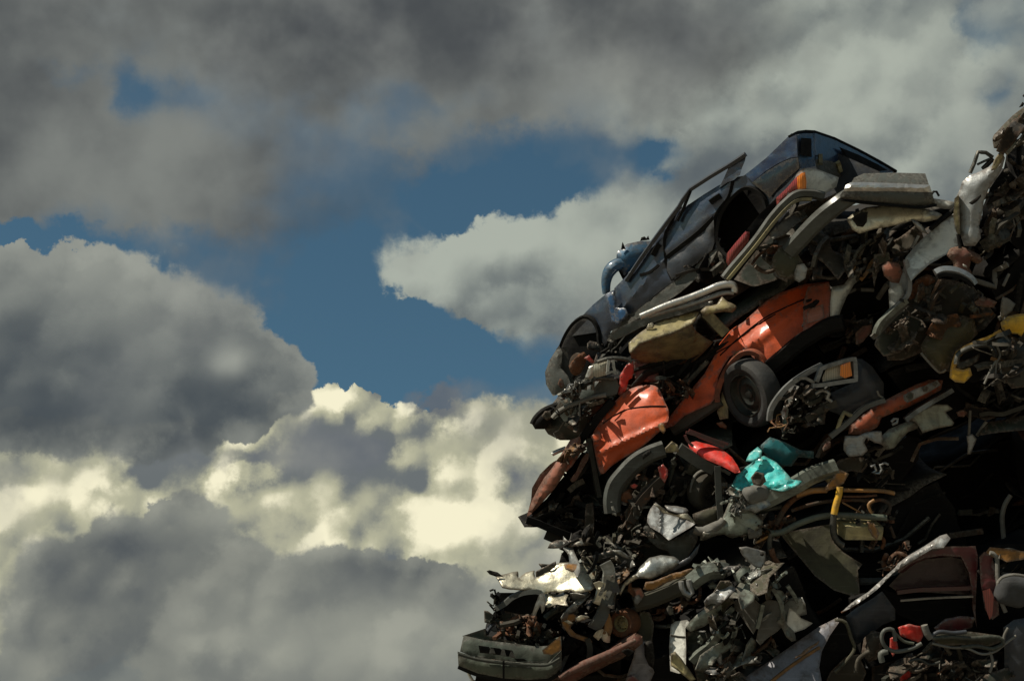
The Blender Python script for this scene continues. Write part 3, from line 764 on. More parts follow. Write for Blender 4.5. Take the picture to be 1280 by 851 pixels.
tgp = panel(t, 'tailgate', 0, tg(2, '436,80 520,104 620,152 700,196 772,238 700,248 640,250 590,275 520,255 450,228 442,180'), MAT['navy'], res=4, bulge=.0, cr=.015, cs=.4, back=.4, bdir=(4, 6))
panel(t, 'rear_window_slot', 0, tg(2, '540,140 620,172 700,212 735,234 690,238 620,212 560,176', -.07), MAT['black'], res=4, back=.03)
sweep(t, 'roof_edge', 0, tg(2, '345,96 372,82 405,78 440,80 520,107 620,155 700,198 768,238', .0), [(-.011, -.02), (.011, -.02), (.008, .012), (-.008, .012)], MAT['black'], step=3, smooth=False)
btp = panel(t, 'bumper_top', 0, tg(2, '446,190 500,196 560,214 620,240 600,275 545,262 490,248 450,232', -.05), MAT['grey_plastic'], res=4, cr=.01, back=.1)
for q in ('465,172 466,210', '534,200 545,238', '602,232 612,262'):
    sweep(t, 'bumper_glint', 0, on([tgp, btp], 2, q, -.05), [(-.022, -.01), (.022, -.01), (.016, .02), (-.016, .02)], MAT['cream'], smooth=False, step=3)  # small cream strips that stand in for glints on the bumper
panel(t, 'sill', 0, bl(0, '757,425 775,400 800,385 842,352 870,332 890,314 900,318 880,340 850,366 820,386 790,402 765,428', .0), MAT['grey_plastic'], res=4, cr=.03, back=.4)
panel(t, 'torn_blue_skin', 0, bl(3, '428,160 470,135 484,205 488,300 462,292 452,228 436,190', -.06), MAT['blue'], res=3, cr=.04, cs=.12, jag=1)
panel(t, 'torn_blue_skin', 0, bl(3, '476,222 530,222 548,252 500,302 482,300 474,260', -.07), MAT['blue'], res=3, cr=.04, cs=.12, jag=1)
panel(t, 'floor_pan', 0, bl(0, '760,428 800,400 850,365 900,322 960,290 1010,250 1040,262 985,330 920,370 850,410 800,432', .5), MAT['black_rust'], res=7, cr=.15, cs=.2, back=.8, gy=-.5)
panel(t, 'roof', 0, bl(0, '715,420 760,372 815,312 860,265 925,228 995,170 1010,175 1100,215 1040,260 960,300 880,350 780,410', .55), MAT['slate_low'], res=8, cr=.05, cs=.3, back=.7, taper=.75, bdir=(6, 14))
litter(t, 3, '400,430 560,400 520,470 330,480', 8, 11, c=(.2, .4), mats=('black', 'dark_metal'))
litter(t, 1, '880,830 980,700 1090,740 1060,830 900,839', 10, 12, c=(-.35, .0))

# mangled blue mirror behind its nose
t = T('crumpled_fender', 'crumpled bright blue fender with a black hoop behind the slate car', 'fender', (785, 320, .9))
panel(t, 'skin', 1, '524,705 545,680 575,660 640,645 690,645 720,630 720,690 680,740 600,790 560,818 545,780 520,762', MAT['teal_blue'], c=.75, res=3, bulge=.1, cr=.07, cs=.14, back=.3)
tube(t, 'hoop', 3, '432,150 430,95 440,50 462,18 490,2 520,-5 548,5', [.035, .045, .06, .06, .05], MAT['teal_blue'], c=.75)
panel(t, 'torn_edge', 1, '545,690 552,650 562,668 570,685', MAT['black'], c=.7, res=2, jag=.5)
panel(t, 'torn_edge', 1, '640,645 645,628 660,622 672,632 680,618 688,640', MAT['black'], c=.7, res=2, jag=.5)
panel(t, 'inner_lining', 1, '520,770 560,818 600,795 690,700 725,650 740,700 640,800 560,850', MAT['black'], c=.85, res=4, cr=.05, back=.2)

# ================================================================== 2 pale car tail under it
t = T('crushed_car', 'tail end of a pale grey saloon with red and amber lamps under the top car', 'crushed car', (980, 300, -.6))
S = dict(c=-.75)
panel(t, 'rear_wing', 2, '372,245 400,225 450,228 540,262 530,300 480,330 420,328 360,318 330,335 352,290', MAT['white'], c=-.85, gx=.3, res=3.5, bulge=.04, cr=.02, back=.4)
panel(t, 'tail_lamp', 2, '288,345 330,305 372,258 388,248 398,290 400,318 362,318 320,350 292,382', MAT['lens_red'], c=-.92, res=3, bulge=.03, back=.12)
panel(t, 'indicator', 2, '372,262 388,246 405,240 410,280 408,312 392,318 376,312', MAT['lens_amber'], c=-.95, res=3, bulge=.02, back=.1)
panel(t, 'tail_lamp', 2, '90,600 92,565 120,530 165,478 182,480 180,515 140,565 108,612 94,615', MAT['lens_red'], c=-.80, res=3, bulge=.03, back=.12)
panel(t, 'boot_panel', 2, '165,478 215,415 288,345 292,382 240,430 182,515', MAT['black'], c=-.78, res=4, back=.2, cr=.02)
sweep(t, 'bumper', 2, '82,665 130,608 200,525 270,430 330,360 372,330 430,328 480,338', [(-.034, -.05), (.034, -.05), (.038, .0), (.024, .03), (-.02, .035), (-.038, .01)], MAT['grey_plastic'], c=-.95, cr=.004, step=4)
sweep(t, 'bumper_strip', 2, '95,672 145,612 212,530 282,440 340,378 380,352 430,350', [(-.014, -.02), (.014, -.02), (.012, .02), (-.012, .02)], MAT['cream'], c=-1.0)
panel(t, 'underside', 2, '120,670 220,540 350,380 470,350 560,370 520,450 420,560 330,660 200,700', MAT['dark_green'], c=-.45, res=6, cr=.12, cs=.2, back=.8, gy=-.4)
litter(t, 2, '180,640 260,520 360,390 460,370 400,480 320,560 250,660', 22, 21, c=(-.85, -.55), mats=('dark_metal', 'mud', 'grey_dust', 'rust_dark', 'olive'))

# grey bumper with chrome band
t = T('car_bumper', 'big grey bumper with a shiny chrome band jutting out near the top', 'bumper', (1080, 255, -1.2))
def bb(dz=0.0): return dz
pr = [(-.07, -.06), (.07, -.06), (.085, .0), (.05, .055), (-.05, .06), (-.085, .01)]
sweep(t, 'bumper_arm', 2, '340,560,.25 400,495,.15 470,425,.05 550,362,0 600,330,.0', [(-.068, -.05), (.06, -.05), (.068, .01), (.04, .045), (-.045, .045), (-.072, .01)], MAT['grey_plastic'], c=-1.2, step=4)
panel(t, 'bumper_top', 2, '640,246 760,243 885,246 900,292 760,288 590,282 600,264', MAT['grey_plastic'], c=-1.22, gy=-.7, res=4, bulge=.02, back=.25)
panel(t, 'chrome_band', 2, '586,282 640,281 780,286 903,293 912,322 780,318 620,318 558,318 565,296', MAT['chrome'], c=-1.28, res=4, bulge=.04, back=.08)
panel(t, 'bumper_face', 2, '555,318 620,317 780,318 912,322 925,368 860,378 740,368 620,358 545,352 545,332', MAT['grey_plastic'], c=-1.26, gy=.25, res=4, bulge=.04, back=.3)
sweep(t, 'lower_lip', 2, '545,350 640,362 760,374 860,382 928,372', [(-.012, -.02), (.012, -.02), (.01, .03), (-.01, .02)], MAT['black'], c=-1.24)
panel(t, 'plastic_end', 2, '275,580 300,540 330,540 370,560 395,600 385,650 350,670 300,660 272,620', MAT['olive'], c=-.95, res=4, cr=.04, bulge=.08, back=.25)
panel(t, 'bracket', 2, '362,640 372,612 400,606 414,626 405,665 380,682 362,670', MAT['alu'], c=-1.0, res=3, cr=.02, back=.05)

# crumpled silver wing
t = T('crumpled_wing', 'shiny crumpled silver wing trapped directly under the chrome banded bumper', 'car wing', (1110, 275, -1.0))
panel(t, 'skin', 2, '572,430 600,408 650,384 740,372 860,384 920,400 952,412 930,430 880,440 840,432 800,445 740,458 680,470 620,488 592,470', MAT['tin'], c=-1.12, gy=-.3, res=3.2, bulge=.05, cr=.05, cs=.18, jag=.7)
panel(t, 'lamp_opening', 2, '590,425 630,400 655,402 650,440 635,460 612,456', MAT['black'], c=-1.18, res=3, cr=.02)
panel(t, 'skin_strip', 2, '912,345 960,352 1010,362 1005,390 960,388 925,380', MAT['white'], c=-1.0, res=3, bulge=.02, cr=.02, back=.2)
panel(t, 'torn_flap', 2, '828,430 850,436 880,465 895,490 870,480 845,458', MAT['alu'], c=-1.22, res=3, cr=.03)
tube(t, 'seal', 2, '905,470 940,440 975,412 1005,388', .02, MAT['black'], c=-1.05)
tube(t, 'stay', 9, '180,540 190,525 205,525 218,548', .01, MAT['black'], c=-.9)
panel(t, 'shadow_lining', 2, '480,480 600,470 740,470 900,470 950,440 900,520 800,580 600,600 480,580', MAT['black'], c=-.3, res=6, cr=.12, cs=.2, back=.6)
litter(t, 2, '400,560 480,480 600,490 740,470 860,480 820,560 700,620 500,620', 34, 31, c=(-1.0, -.4), mats=('black_rust', 'dark_metal', 'mud', 'black', 'dark_green'), s=1.2)

# ================================================================== white panel and the far right heap
t = T('crushed_car', 'white crumpled car door skin with a dark slot, leaning below the top right wreck', 'crushed car', (1170, 300, -1.1))
panel(t, 'door_skin', 2, '805,585 830,555 870,510 930,455 1000,398 1008,440 1015,500 1020,545 960,575 900,610 850,650 828,676 812,640', MAT['white'], c=-1.15, gx=-.3, gy=-.5, res=4, bulge=.02, cr=.12, cs=.30, back=.15)
sweep(t, 'door_edge', 2, '830,545 850,510 858,495', [(-.01, -.01), (.01, -.01), (.01, .01), (-.01, .01)], MAT['alu'], c=-1.2)
sweep(t, 'sill_edge', 2, '720,830 770,775 810,740 822,690 806,590', [(-.016, -.02), (.016, -.02), (.016, .02), (-.016, .02)], MAT['pale_grey'], c=-1.2)
panel(t, 'pillar_skin', 2, '742,680 790,640 806,600 826,680 800,740 765,775 742,790', MAT['pale_grey'], c=-1.0, res=3.5, cr=.02, back=.1)

t = T('crushed_car', 'white wreck hanging at the top right edge with dented door and folded pillar', 'crushed car', (1220, 250, -1.3))
panel(t, 'door_skin', 9, '300,560 320,520 335,475 370,445 420,425 470,400 500,385 540,330 552,355 540,400 520,440 470,510 445,570 435,640 420,700 430,760 400,800 345,800 325,740 325,650 318,600', MAT['pale_grey'], c=-1.4, gx=-.15, res=3.2, bulge=.07, cr=.05, cs=.2, back=.25)
panel(t, 'door_edge', 9, '296,560 318,540 322,640 326,730 322,760 302,720 290,650', MAT['cream'], c=-1.42, res=3, cr=.02, back=.1)
panel(t, 'handle_recess', 9, '368,582 400,560 428,540 430,550 410,575 385,592', MAT['black'], c=-1.52, res=2.5)
panel(t, 'window_corner', 9, '480,420 495,370 520,330 548,330 530,380 505,415', MAT['cream'], c=-1.5, res=3, cr=.03)
tube(t, 'window_guide', 9, '375,430 395,385 415,325 455,328 490,352', .016, MAT['dark_metal'], c=-1.35, smooth=False)
tube(t, 'window_guide', 9, '412,388 445,372 478,358', .010, MAT['dark_metal'], c=-1.35)
tube(t, 'window_guide', 9, '440,410 465,385 490,360', .02, MAT['black'], c=-1.35)
tube(t, 'seal', 9, '314,740 322,790 325,812', .014, MAT['black'], c=-1.45)
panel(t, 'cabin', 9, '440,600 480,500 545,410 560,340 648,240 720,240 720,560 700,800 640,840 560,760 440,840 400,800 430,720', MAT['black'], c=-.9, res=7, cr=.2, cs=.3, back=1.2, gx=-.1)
litter(t, 9, '450,600 540,440 560,360 640,280 650,500 640,720 560,760 460,820', 38, 41, c=(-1.4, -.95), mats=('black_rust', 'dark_metal', 'mud', 'black', 'olive', 'rust_dark'), s=1.2)

t = T('crushed_car', 'dark muddy car end poking in at the top right corner above the white wreck', 'crushed car', (1268, 165, -1.4))
panel(t, 'wing', 9, '490,275 495,240 540,190 590,140 648,95 720,60 720,200 648,215 600,240 560,270 520,310 495,305', MAT['olive'], c=-1.55, res=3.5, bulge=.07, cr=.05, cs=.16, back=.4)
panel(t, 'lamp_hole', 9, '488,270 500,240 540,200 548,225 530,255 500,272', MAT['dark_green'], c=-1.66, res=3, bulge=.04)
panel(t, 'torn_edge', 9, '540,320 560,290 610,262 648,232 700,200 700,240 648,260 600,300 560,345', MAT['silver_green'], c=-1.5, res=3, cr=.05, cs=.1, jag=1)
panel(t, 'flap', 9, '622,100 640,72 648,82 640,95', MAT['black'], c=-1.5, res=2)
panel(t, 'flap', 9, '640,42 648,32 665,40 655,52', MAT['black'], c=-1.5, res=2)
litter(t, 9, '560,200 648,120 720,120 720,260 600,280', 12, 42, c=(-1.7, -1.5), mats=('mud', 'black_rust', 'rusty'))

t = T('seat_cover', 'torn dusky red cloth sticking out above the curved chrome bumper', 'seat cover', (1205, 330, -1.3))
panel(t, 'cloth', 10, '358,85 375,48 420,38 470,52 520,80 545,105 520,125 480,105 470,150 490,190 450,185 400,160 390,110', MAT['rust_red'], c=-1.35, res=2.6, bulge=.08, cr=.05, cs=.08)
panel(t, 'tag', 10, '440,128 460,138 462,148 442,142', MAT['white'], c=-1.46, res=2)
t = T('car_bumper', 'short curved chrome bumper end below the dusky red cloth', 'bumper', (1190, 345, -1.3))
sweep(t, 'bumper_bar', 10, '296,180 330,165 380,165 430,180 475,208 498,240', [(-.034, -.03), (.034, -.03), (.038, .01), (.0, .03), (-.038, .01)], MAT['chrome'], c=-1.4, step=3)
sweep(t, 'rubber_insert', 10, '300,195 345,185 400,192 450,212 490,246', [(-.014, -.01), (.014, -.01), (.014, .03), (-.014, .03)], MAT['black'], c=-1.42, step=3)

t = T('crushed_car', 'brown rusted car underside caked in mud, right of the pale arch', 'crushed car', (1160, 400, -.9))
panel(t, 'underside', 10, '140,300 190,210 250,180 300,200 400,215 500,250 560,330 620,400 560,470 480,520 400,600 330,700 300,700 220,600 120,640 40,640 20,560 60,450', MAT['mud'], c=-.95, res=4.5, bulge=.12, cr=.14, cs=.15, back=.9)
panel(t, 'rust_patch', 10, '140,290 190,215 260,185 290,215 240,260 190,300 150,320', MAT['rusty'], c=-1.15, res=3, cr=.07, cs=.09, jag=1.5)
panel(t, 'fuel_tank', 10, '215,560 260,490 340,430 440,400 500,420 520,500 470,550 400,600 360,690 318,700 280,660 225,610', MAT['olive'], c=-1.15, res=4, bulge=.12, cr=.03, back=.3)
tube(t, 'tank_seam', 10, '218,600 260,650 318,705 350,690', .010, MAT['grey_dust'], c=-1.2)
sweep(t, 'sill_rail', 10, '-20,500 0,450 60,385 140,318', [(-.028, -.03), (.028, -.03), (.030, .01), (-.014, .03)], MAT['silver_green'], c=-1.2, step=4)
sweep(t, 'sill_rail', 10, '-40,520 10,470 80,395 150,330', [(-.02, -.03), (.02, -.03), (.02, .02), (-.02, .02)], MAT['grey_dust'], c=-1.15, step=4)
panel(t, 'inner_sill', 10, '-30,560 -10,490 60,410 150,340 220,360 240,440 180,520 100,600 20,620', MAT['dark_green'], c=-1.05, res=4, cr=.08, cs=.15)
panel(t, 'red_bracket', 10, '500,330 530,310 580,312 620,330 600,360 540,355 510,348', MAT['rust_red'], c=-1.25, res=3, cr=.04, cs=.08)
panel(t, 'metal_flap', 10, '650,300 680,310 718,340 700,380 645,420 640,360', MAT['grey_dust'], c=-1.25, res=3, cr=.04, cs=.1)
tube(t, 'stay', 10, '655,245 670,215 686,180', .012, MAT['grey_dust'], c=-1.3)
litter(t, 10, '140,300 300,220 520,280 600,400 480,500 300,500 100,560 60,460', 34, 43, c=(-1.25, -1.05), mats=('mud', 'olive', 'black_rust', 'rust_dark', 'mud'), s=.8)

t = T('crushed_car', 'crushed car with bright yellow torn skin around a dark round hole at right edge', 'crushed car', (1240, 440, -1.2))
panel(t, 'yellow_skin', 10, '640,440 680,405 730,392 780,390 830,400 830,520 790,540 730,500 690,498 650,478', MAT['yellow'], c=-1.35, res=3, bulge=.06, cr=.03, back=.15, jag=.5)
panel(t, 'yellow_skin', 10, '385,640 400,595 450,560 520,530 600,500 640,475 650,490 590,525 520,552 450,585 420,620 400,680 440,690 480,680 490,720 450,760 400,755 370,730 372,690', MAT['yellow'], c=-1.35, res=2.8, cr=.03, jag=.5, back=.08)
tube(t, 'arch_rim', 10, '405,660 415,610 460,580 520,562 570,560 605,590 612,640 600,700 560,740', .022, MAT['dark_metal'], c=-1.36)
panel(t, 'opening', 10, '410,660 425,610 480,580 560,565 605,600 605,680 560,740 490,760 440,740', MAT['black'], c=-1.05, res=4, cr=.08, cs=.15, back=.3)
panel(t, 'inner_fold', 10, '400,640 450,640 500,620 530,600 525,640 480,670 440,690 400,680', MAT['dark_metal'], c=-1.3, res=3, cr=.04, cs=.1)
panel(t, 'grey_skin', 10, '560,540 620,490 650,480 700,505 760,540 830,560 830,760 780,780 700,790 660,740 640,660 620,590', MAT['dark_metal'], c=-1.3, res=3.5, cr=.12, cs=.14, bulge=.08, back=.3)
for q in ('620,640 590,690 555,765', '620,650 615,720 620,760', '630,650 650,720 665,760', '620,560 640,610 622,650'):
    tube(t, 'stay', 10, q, .009, MAT['grey_dust'], c=-1.45)
litter(t, 10, '560,560 640,480 760,540 780,760 600,780', 14, 44, c=(-1.5, -1.35), mats=('dark_metal', 'black_rust', 'mud', 'ochre'))

# ================================================================== chrome pipe, cream panel
t = T('crushed_car', 'crushed cream floor panel and tube below the polished rail', 'crushed car', (850, 410, -.2))
panel(t, 'cream_panel', 3, '556,470 552,440 600,400 680,370 760,350 860,300 880,335 920,365 965,390 930,430 880,480 800,515 720,512 640,500', MAT['cream_dirt_shade'], c=-.3, gy=.9, res=3, bulge=.10, cr=.10, cs=.25, back=.35)  # lower face: dirt and its shade both put into the darker cream
panel(t, 'upper_band', 3, '548,442 545,395 590,355 640,320 720,280 800,260 850,240 895,238 880,275 862,300 760,352 680,372 600,402 556,446', MAT['cream'], c=-.46, gy=-.5, gx=-.1, res=2.6, cr=.08, cs=.15, jag=.4)
sweep(t, 'bent_arm', 3, '925,240 950,262 985,300 1030,345', [(-.05, -.04), (.05, -.04), (.05, .03), (-.03, .05)], MAT['cream'], c=-.4, step=3)
panel(t, 'arm_bracket', 3, '905,235 930,215 985,205 1010,165 1035,190 1060,200 1085,215 1060,240 1020,235 960,245 920,260', MAT['cream'], c=-.45, res=2.6, cr=.06, cs=.08, bulge=.03)
panel(t, 'dark_gap', 3, '862,290 900,250 930,290 990,350 960,390 920,365 880,335', MAT['black'], c=-.2, res=4)
panel(t, 'bolt_plate', 3, '630,325 642,300 660,292 672,305 665,322', MAT['tin'], c=-.45, res=2, cr=.01)
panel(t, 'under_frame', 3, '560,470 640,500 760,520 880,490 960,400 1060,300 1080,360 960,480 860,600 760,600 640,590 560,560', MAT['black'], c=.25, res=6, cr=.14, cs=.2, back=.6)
litter(t, 3, '700,520 900,480 1000,380 960,470 860,600 740,590', 10, 51, c=(-.1, .2))
t = T('roof_rail', 'polished steel tube with a hooked end below the doors of the slate car', 'rail', (860, 380, -.5))
tube(t, 'pipe', 3, '600,262 660,238 740,205 830,175 920,140 985,112 1030,102 1062,104 1074,122 1070,142', [.024, .028, .03, .030, .030, .032, .03], MAT['chrome'], c=-.62, seg=12, step=3)
tube(t, 'second_pipe', 3, '640,262 740,232 840,205 930,175 1000,150 1040,142 1068,145', [.018, .022, .022, .02], MAT['alu'], c=-.60, seg=10, step=3)
t = T('trim_strip', 'long dull green grey sill strip beside the polished steel tube', 'sill', (815, 405, -.4))
panel(t, 'strip', 3, '440,360 500,315 590,275 640,262 760,235 880,205 960,180 965,200 900,222 800,255 720,275 600,318 520,362 460,385', MAT['grey_plastic'], c=-.42, res=3.2, cr=.03, cs=.2, back=.2)
panel(t, 'clip', 3, '940,190 962,184 966,192 945,198', MAT['chrome'], c=-.56, res=2)

# ================================================================== orange car, right part
t = T('crushed_car', 'orange car body with its rear wheel and tyre still in the arch', 'crushed car', (930, 440, -.4))
def oc(r, pts, dz=0.0): return [(x, y, c - .28 * (x - 930) / 100 + dz) for (x, y, c) in Z(r, pts)]
body = oc(0, '830,536 838,520 855,498 880,468 892,447 900,430 915,412 930,402 957,377 975,366 1007,355 1036,352 1040,360 1038,385 1034,408 1026,414 1002,432 968,452 962,455 957,470 952,462 945,450 935,441 925,440 912,446 904,458 898,470 895,485 896,495 888,505 870,513 855,520 842,532', -.4)
ob = panel(t, 'body', 0, body, MAT['orange'], res=3.5, bulge=.05, cr=.045, cs=.40, gy=-.22, back=.2, taper=1.0, ridge=[(968, 408, 10, .03, 38)])
oq = panel(t, 'rear_quarter', 0, oc(4, '370,95 460,78 470,130 462,200 458,255 400,290 350,310 350,190 356,140', -.43), MAT['orange_dull'], gy=-.22, res=3.5, bulge=.02, cr=.01, back=.12)
panel(t, 'fuel_flap', 0, on(oq, 4, '365,205 375,190 435,168 440,225 425,235 366,252', -.010, 99, False), MAT['pink_orange'], res=3, bulge=.008, back=.03)
sweep(t, 'body_seam', 0, on([ob, oq], 4, '0,385 80,310 180,232 260,190 356,148 445,118', -.002), [(-.005, -.006), (.005, -.006), (.005, .005), (-.005, .005)], MAT['black'])
sweep(t, 'body_seam', 0, on(ob, 3, '930,485 990,440 1060,400 1140,335 1200,295 1278,250', -.002), [(-.005, -.006), (.005, -.006), (.005, .005), (-.005, .005)], MAT['black'])
sweep(t, 'sill_trim', 0, oc(4, '205,445 260,400 330,340 400,296 462,262 520,250', -.50), [(-.07, -.04), (.05, -.04), (.06, .01), (.03, .035), (-.06, .03)], MAT['black'], step=4)
sweep(t, 'sill_trim', 0, oc(3, '760,830 830,790 900,745 960,705 1000,680', -.45), [(-.05, -.04), (.05, -.04), (.055, .01), (.03, .035), (-.05, .03)], MAT['grey_plastic'], step=4)
sweep(t, 'wheel_arch', 0, oc(3, '985,690 985,640 1010,570 1050,500 1100,450 1150,438 1195,455 1225,500 1240,550 1262,545', -.48), [(-.02, -.03), (.02, -.03), (.024, .02), (-.02, .03)], MAT['orange_dull'], step=3)
panel(t, 'arch_rust', 0, oc(3, '1000,620 1015,560 1050,490 1080,440 1105,432 1108,455 1075,490 1040,545 1015,600 995,665 985,670', -.47), MAT['ochre'], res=2.6, cr=.02, cs=.06, jag=.8)
panel(t, 'wheel_well', 0, oc(3, '1000,640 1040,520 1100,455 1170,450 1220,500 1250,560 1280,560 1275,640 1240,760 1150,800 1020,780', .0), MAT['black'], res=5, cr=.04, back=.4)
panel(t, 'mud_flap', 0, oc(3, '1000,690 1010,640 1030,650 1040,700 1042,770 1000,778 985,740', -.42), MAT['cream'], res=3, cr=.03, back=.05)
panel(t, 'inner_arch', 0, oc(3, '1235,480 1280,440 1330,420 1330,480 1280,540 1250,560 1236,530', -.44), MAT['black'], res=4, cr=.02, back=.2)
wheel(t, (940, 491, -.54), (-.82, -.26, .50), .295, .19, MAT['rubber'], MAT['dark_metal'], .62, holes=False)
panel(t, 'rust_shard', 3, '980,795 1010,788 1035,810 1028,825 1000,815', MAT['rusty'], c=-.5, res=2.5, cr=.03, jag=.6)
panel(t, 'flank_edge', 0, oc(3, '790,600 850,540 920,470 985,380 960,440 920,500 870,570 830,620 800,640 770,620', -.30), MAT['dark_metal'], res=4, cr=.05, back=.2)
litter(t, 3, '650,620 720,590 830,590 850,640 770,720 740,690', 18, 52, c=(-.45, -.3), mats=('rusty', 'mud', 'rust_dark', 'dark_metal'), s=.5)

# ================================================================== orange car, left
t = T('crushed_car', 'orange car front with buckled bonnet and dented wing, left of the orange body', 'crushed car', (770, 560, -.4))
def lc(r, pts, dz=0.0): return [(x, y, c - .25 * (x - 770) / 100 + dz) for (x, y, c) in Z(r, pts)]
bn = panel(t, 'bonnet', 0, lc(0, '741,545 748,530 760,512 775,495 790,485 808,481 822,484 830,500 836,515 833,530 818,545 800,560 780,572 765,582 752,592 745,572', -.45), MAT['orange'], res=3.0, bulge=.14, cr=.055, cs=.40, gy=-.25, gx=-.1, back=.4, sharp=28, smooth=True, ridge=[(805, 540, 7, .035, 24)])
sweep(t, 'bonnet_seam', 0, on(bn, 5, '455,118 500,85 560,52 640,35 720,30 770,32', -.002), [(-.005, -.006), (.005, -.006), (.005, .005), (-.005, .005)], MAT['black'])
panel(t, 'door_skin', 0, lc(0, '742,548 752,592 744,600 738,575 736,560', -.40), MAT['grey_plastic'], res=3, back=.05)
sweep(t, 'door_pillar', 0, lc(5, '385,190 395,260 410,340 425,420 438,485', -.42), [(-.03, -.02), (.03, -.02), (.02, .03), (-.02, .03)], MAT['dark_metal'])
sweep(t, 'roof_rail', 0, lc(5, '335,215 380,150 420,100 470,40 505,5', -.40), [(-.035, -.03), (.035, -.03), (.03, .03), (-.03, .02)], MAT['black'])
panel(t, 'hinge_tab', 0, lc(5, '395,180 420,165 440,165 445,190 430,210 410,205', -.55), MAT['orange'], res=2, cr=.02)
panel(t, 'torn_tab', 0, lc(5, '730,125 745,112 762,120 770,150 758,168 740,150', -.62), MAT['ochre'], res=2, cr=.02)
t = T('crushed_car', 'faded pink orange wing strip overhanging the left side of the heap', 'crushed car', (695, 600, -.3))
panel(t, 'wing_strip', 5, '72,590 80,555 100,500 130,440 160,390 200,340 240,280 290,200 340,180 345,210 320,250 300,290 280,320 255,380 215,440 170,490 120,545', MAT['pink_orange'], c=-.35, gx=-.2, res=3.2, bulge=.05, cr=.04, cs=.15, back=.35)
panel(t, 'upper_wing', 5, '80,560 95,500 100,440 140,370 190,320 220,300 210,340 160,390 125,450 100,520', MAT['rust_red'], c=-.28, res=3.2, cr=.04, cs=.12, back=.3)
panel(t, 'inner_wing', 5, '250,330 290,290 330,240 350,250 320,300 300,330 270,360 250,350', MAT['orange_dull'], c=-.38, res=2.6, cr=.05, cs=.08, back=.1)
panel(t, 'hinge_arm', 5, '290,400 320,360 345,300 370,265 385,268 380,300 350,350 320,402 300,410', MAT['rust_red'], c=-.45, res=2.6, cr=.02, back=.06)
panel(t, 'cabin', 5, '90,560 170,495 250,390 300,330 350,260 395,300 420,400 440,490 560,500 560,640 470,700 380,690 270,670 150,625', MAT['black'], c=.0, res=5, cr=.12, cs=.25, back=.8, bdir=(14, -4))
sweep(t, 'lower_rail', 5, '72,598 120,612 200,645 280,675 330,690', [(-.03, -.03), (.03, -.03), (.03, .02), (-.03, .03)], MAT['black'], c=-.35)
sweep(t, 'chassis_bar', 5, '168,668 220,690 262,706 282,714', [(-.045, -.02), (.045, -.02), (.045, .02), (-.045, .02)], MAT['black_rust'], c=-.3)
panel(t, 'hanging_strap', 5, '370,520 405,510 412,600 405,680 370,685 362,640', MAT['mud'], c=-.42, res=3, cr=.03, back=.04)
tube(t, 'mirror_glint', 5, '200,270 230,255 270,240', .02, MAT['silver'], c=-.2)
litter(t, 5, '110,560 250,400 340,280 420,400 460,600 380,680 260,660', 30, 53, c=(-.35, .0), mats=('black', 'black_rust', 'dark_metal', 'black'), s=1.1)
litter(t, 5, '240,300 300,240 340,250 300,320 250,350', 9, 54, c=(-.5, -.42), mats=('rusty', 'ochre', 'rust_dark'), s=.4)

# ================================================================== black front end with head lamp (left)
t = T('crushed_car', 'black car nose with clear head lamp and grille arcs jutting left beneath slate car', 'crushed car', (730, 495, -.1))
panel(t, 'front_panel', 3, '165,760 160,700 200,650 280,610 330,570 400,560 480,570 500,610 490,650 440,690 390,760 340,830 330,880 200,880 140,850 120,820', MAT['dark_green'], c=-.15, gx=-.2, res=4, bulge=.12, cr=.08, cs=.2, back=.7, bdir=(14, 0))
panel(t, 'head_lamp', 3, '322,575 345,512 385,495 440,478 450,485 440,530 430,555 380,568 330,580', MAT['lens_clear'], c=-.42, res=3, bulge=.03, back=.08)
panel(t, 'lamp_reflector', 3, '326,572 345,514 370,505 362,540 352,572', MAT['chrome'], c=-.47, res=2.5)
sweep(t, 'lamp_bracket', 3, '445,480 440,510 438,545', [(-.012, -.02), (.012, -.02), (.012, .02), (-.012, .02)], MAT['white'], c=-.50)
sweep(t, 'lamp_bracket', 3, '465,480 468,515 480,550', [(-.012, -.02), (.012, -.02), (.012, .02), (-.012, .02)], MAT['white'], c=-.50)
sweep(t, 'lamp_bracket', 3, '430,548 460,538 490,545', [(-.010, -.02), (.010, -.02), (.010, .02), (-.010, .02)], MAT['white'], c=-.50)
tube(t, 'bonnet_edge', 3, '385,490 430,475 480,470 540,478 560,490', .018, MAT['dark_metal'], c=-.45)
tube(t, 'grille_arc', 3, '162,770 190,740 240,710 310,685 370,665 430,655', .020, MAT['grey_dust'], c=-.40)
tube(t, 'grille_arc', 3, '190,660 230,640 280,610 330,585 400,570 470,572', .022, MAT['dark_metal'], c=-.40)
tube(t, 'grille_arc', 3, '60,800 75,770 110,735 150,715 190,700', .022, MAT['black'], c=-.30)
for q in ('270,610 262,640 255,670', '300,600 298,640', '330,585 325,630', '365,580 362,630'):
    tube(t, 'grille_bar', 3, q, .016, MAT['dark_metal'], c=-.42)
tube(t, 'grille_bar', 3, '298,690 298,740 300,780', .008, MAT['grey_dust'], c=-.42)
panel(t, 'bumper_end', 3, '60,800 70,770 120,730 170,712 165,760 150,800 120,825 75,825', MAT['black'], c=-.2, res=3, bulge=.06, cr=.02, back=.3)
panel(t, 'lamp_socket', 3, '108,760 125,735 150,735 160,765 135,780', MAT['mud'], c=-.38, res=2.5, cr=.04, cs=.06)
panel(t, 'chrome_bit', 3, '215,690 220,668 236,665 238,690 225,696', MAT['chrome'], c=-.45, res=2)
panel(t, 'chrome_bit', 3, '212,655 222,625 232,622 234,650 222,660', MAT['chrome'], c=-.44, res=2)
panel(t, 'bracket', 3, '188,600 200,570 215,580 222,610 205,622', MAT['rust_red'], c=-.35, res=2.4, cr=.02)
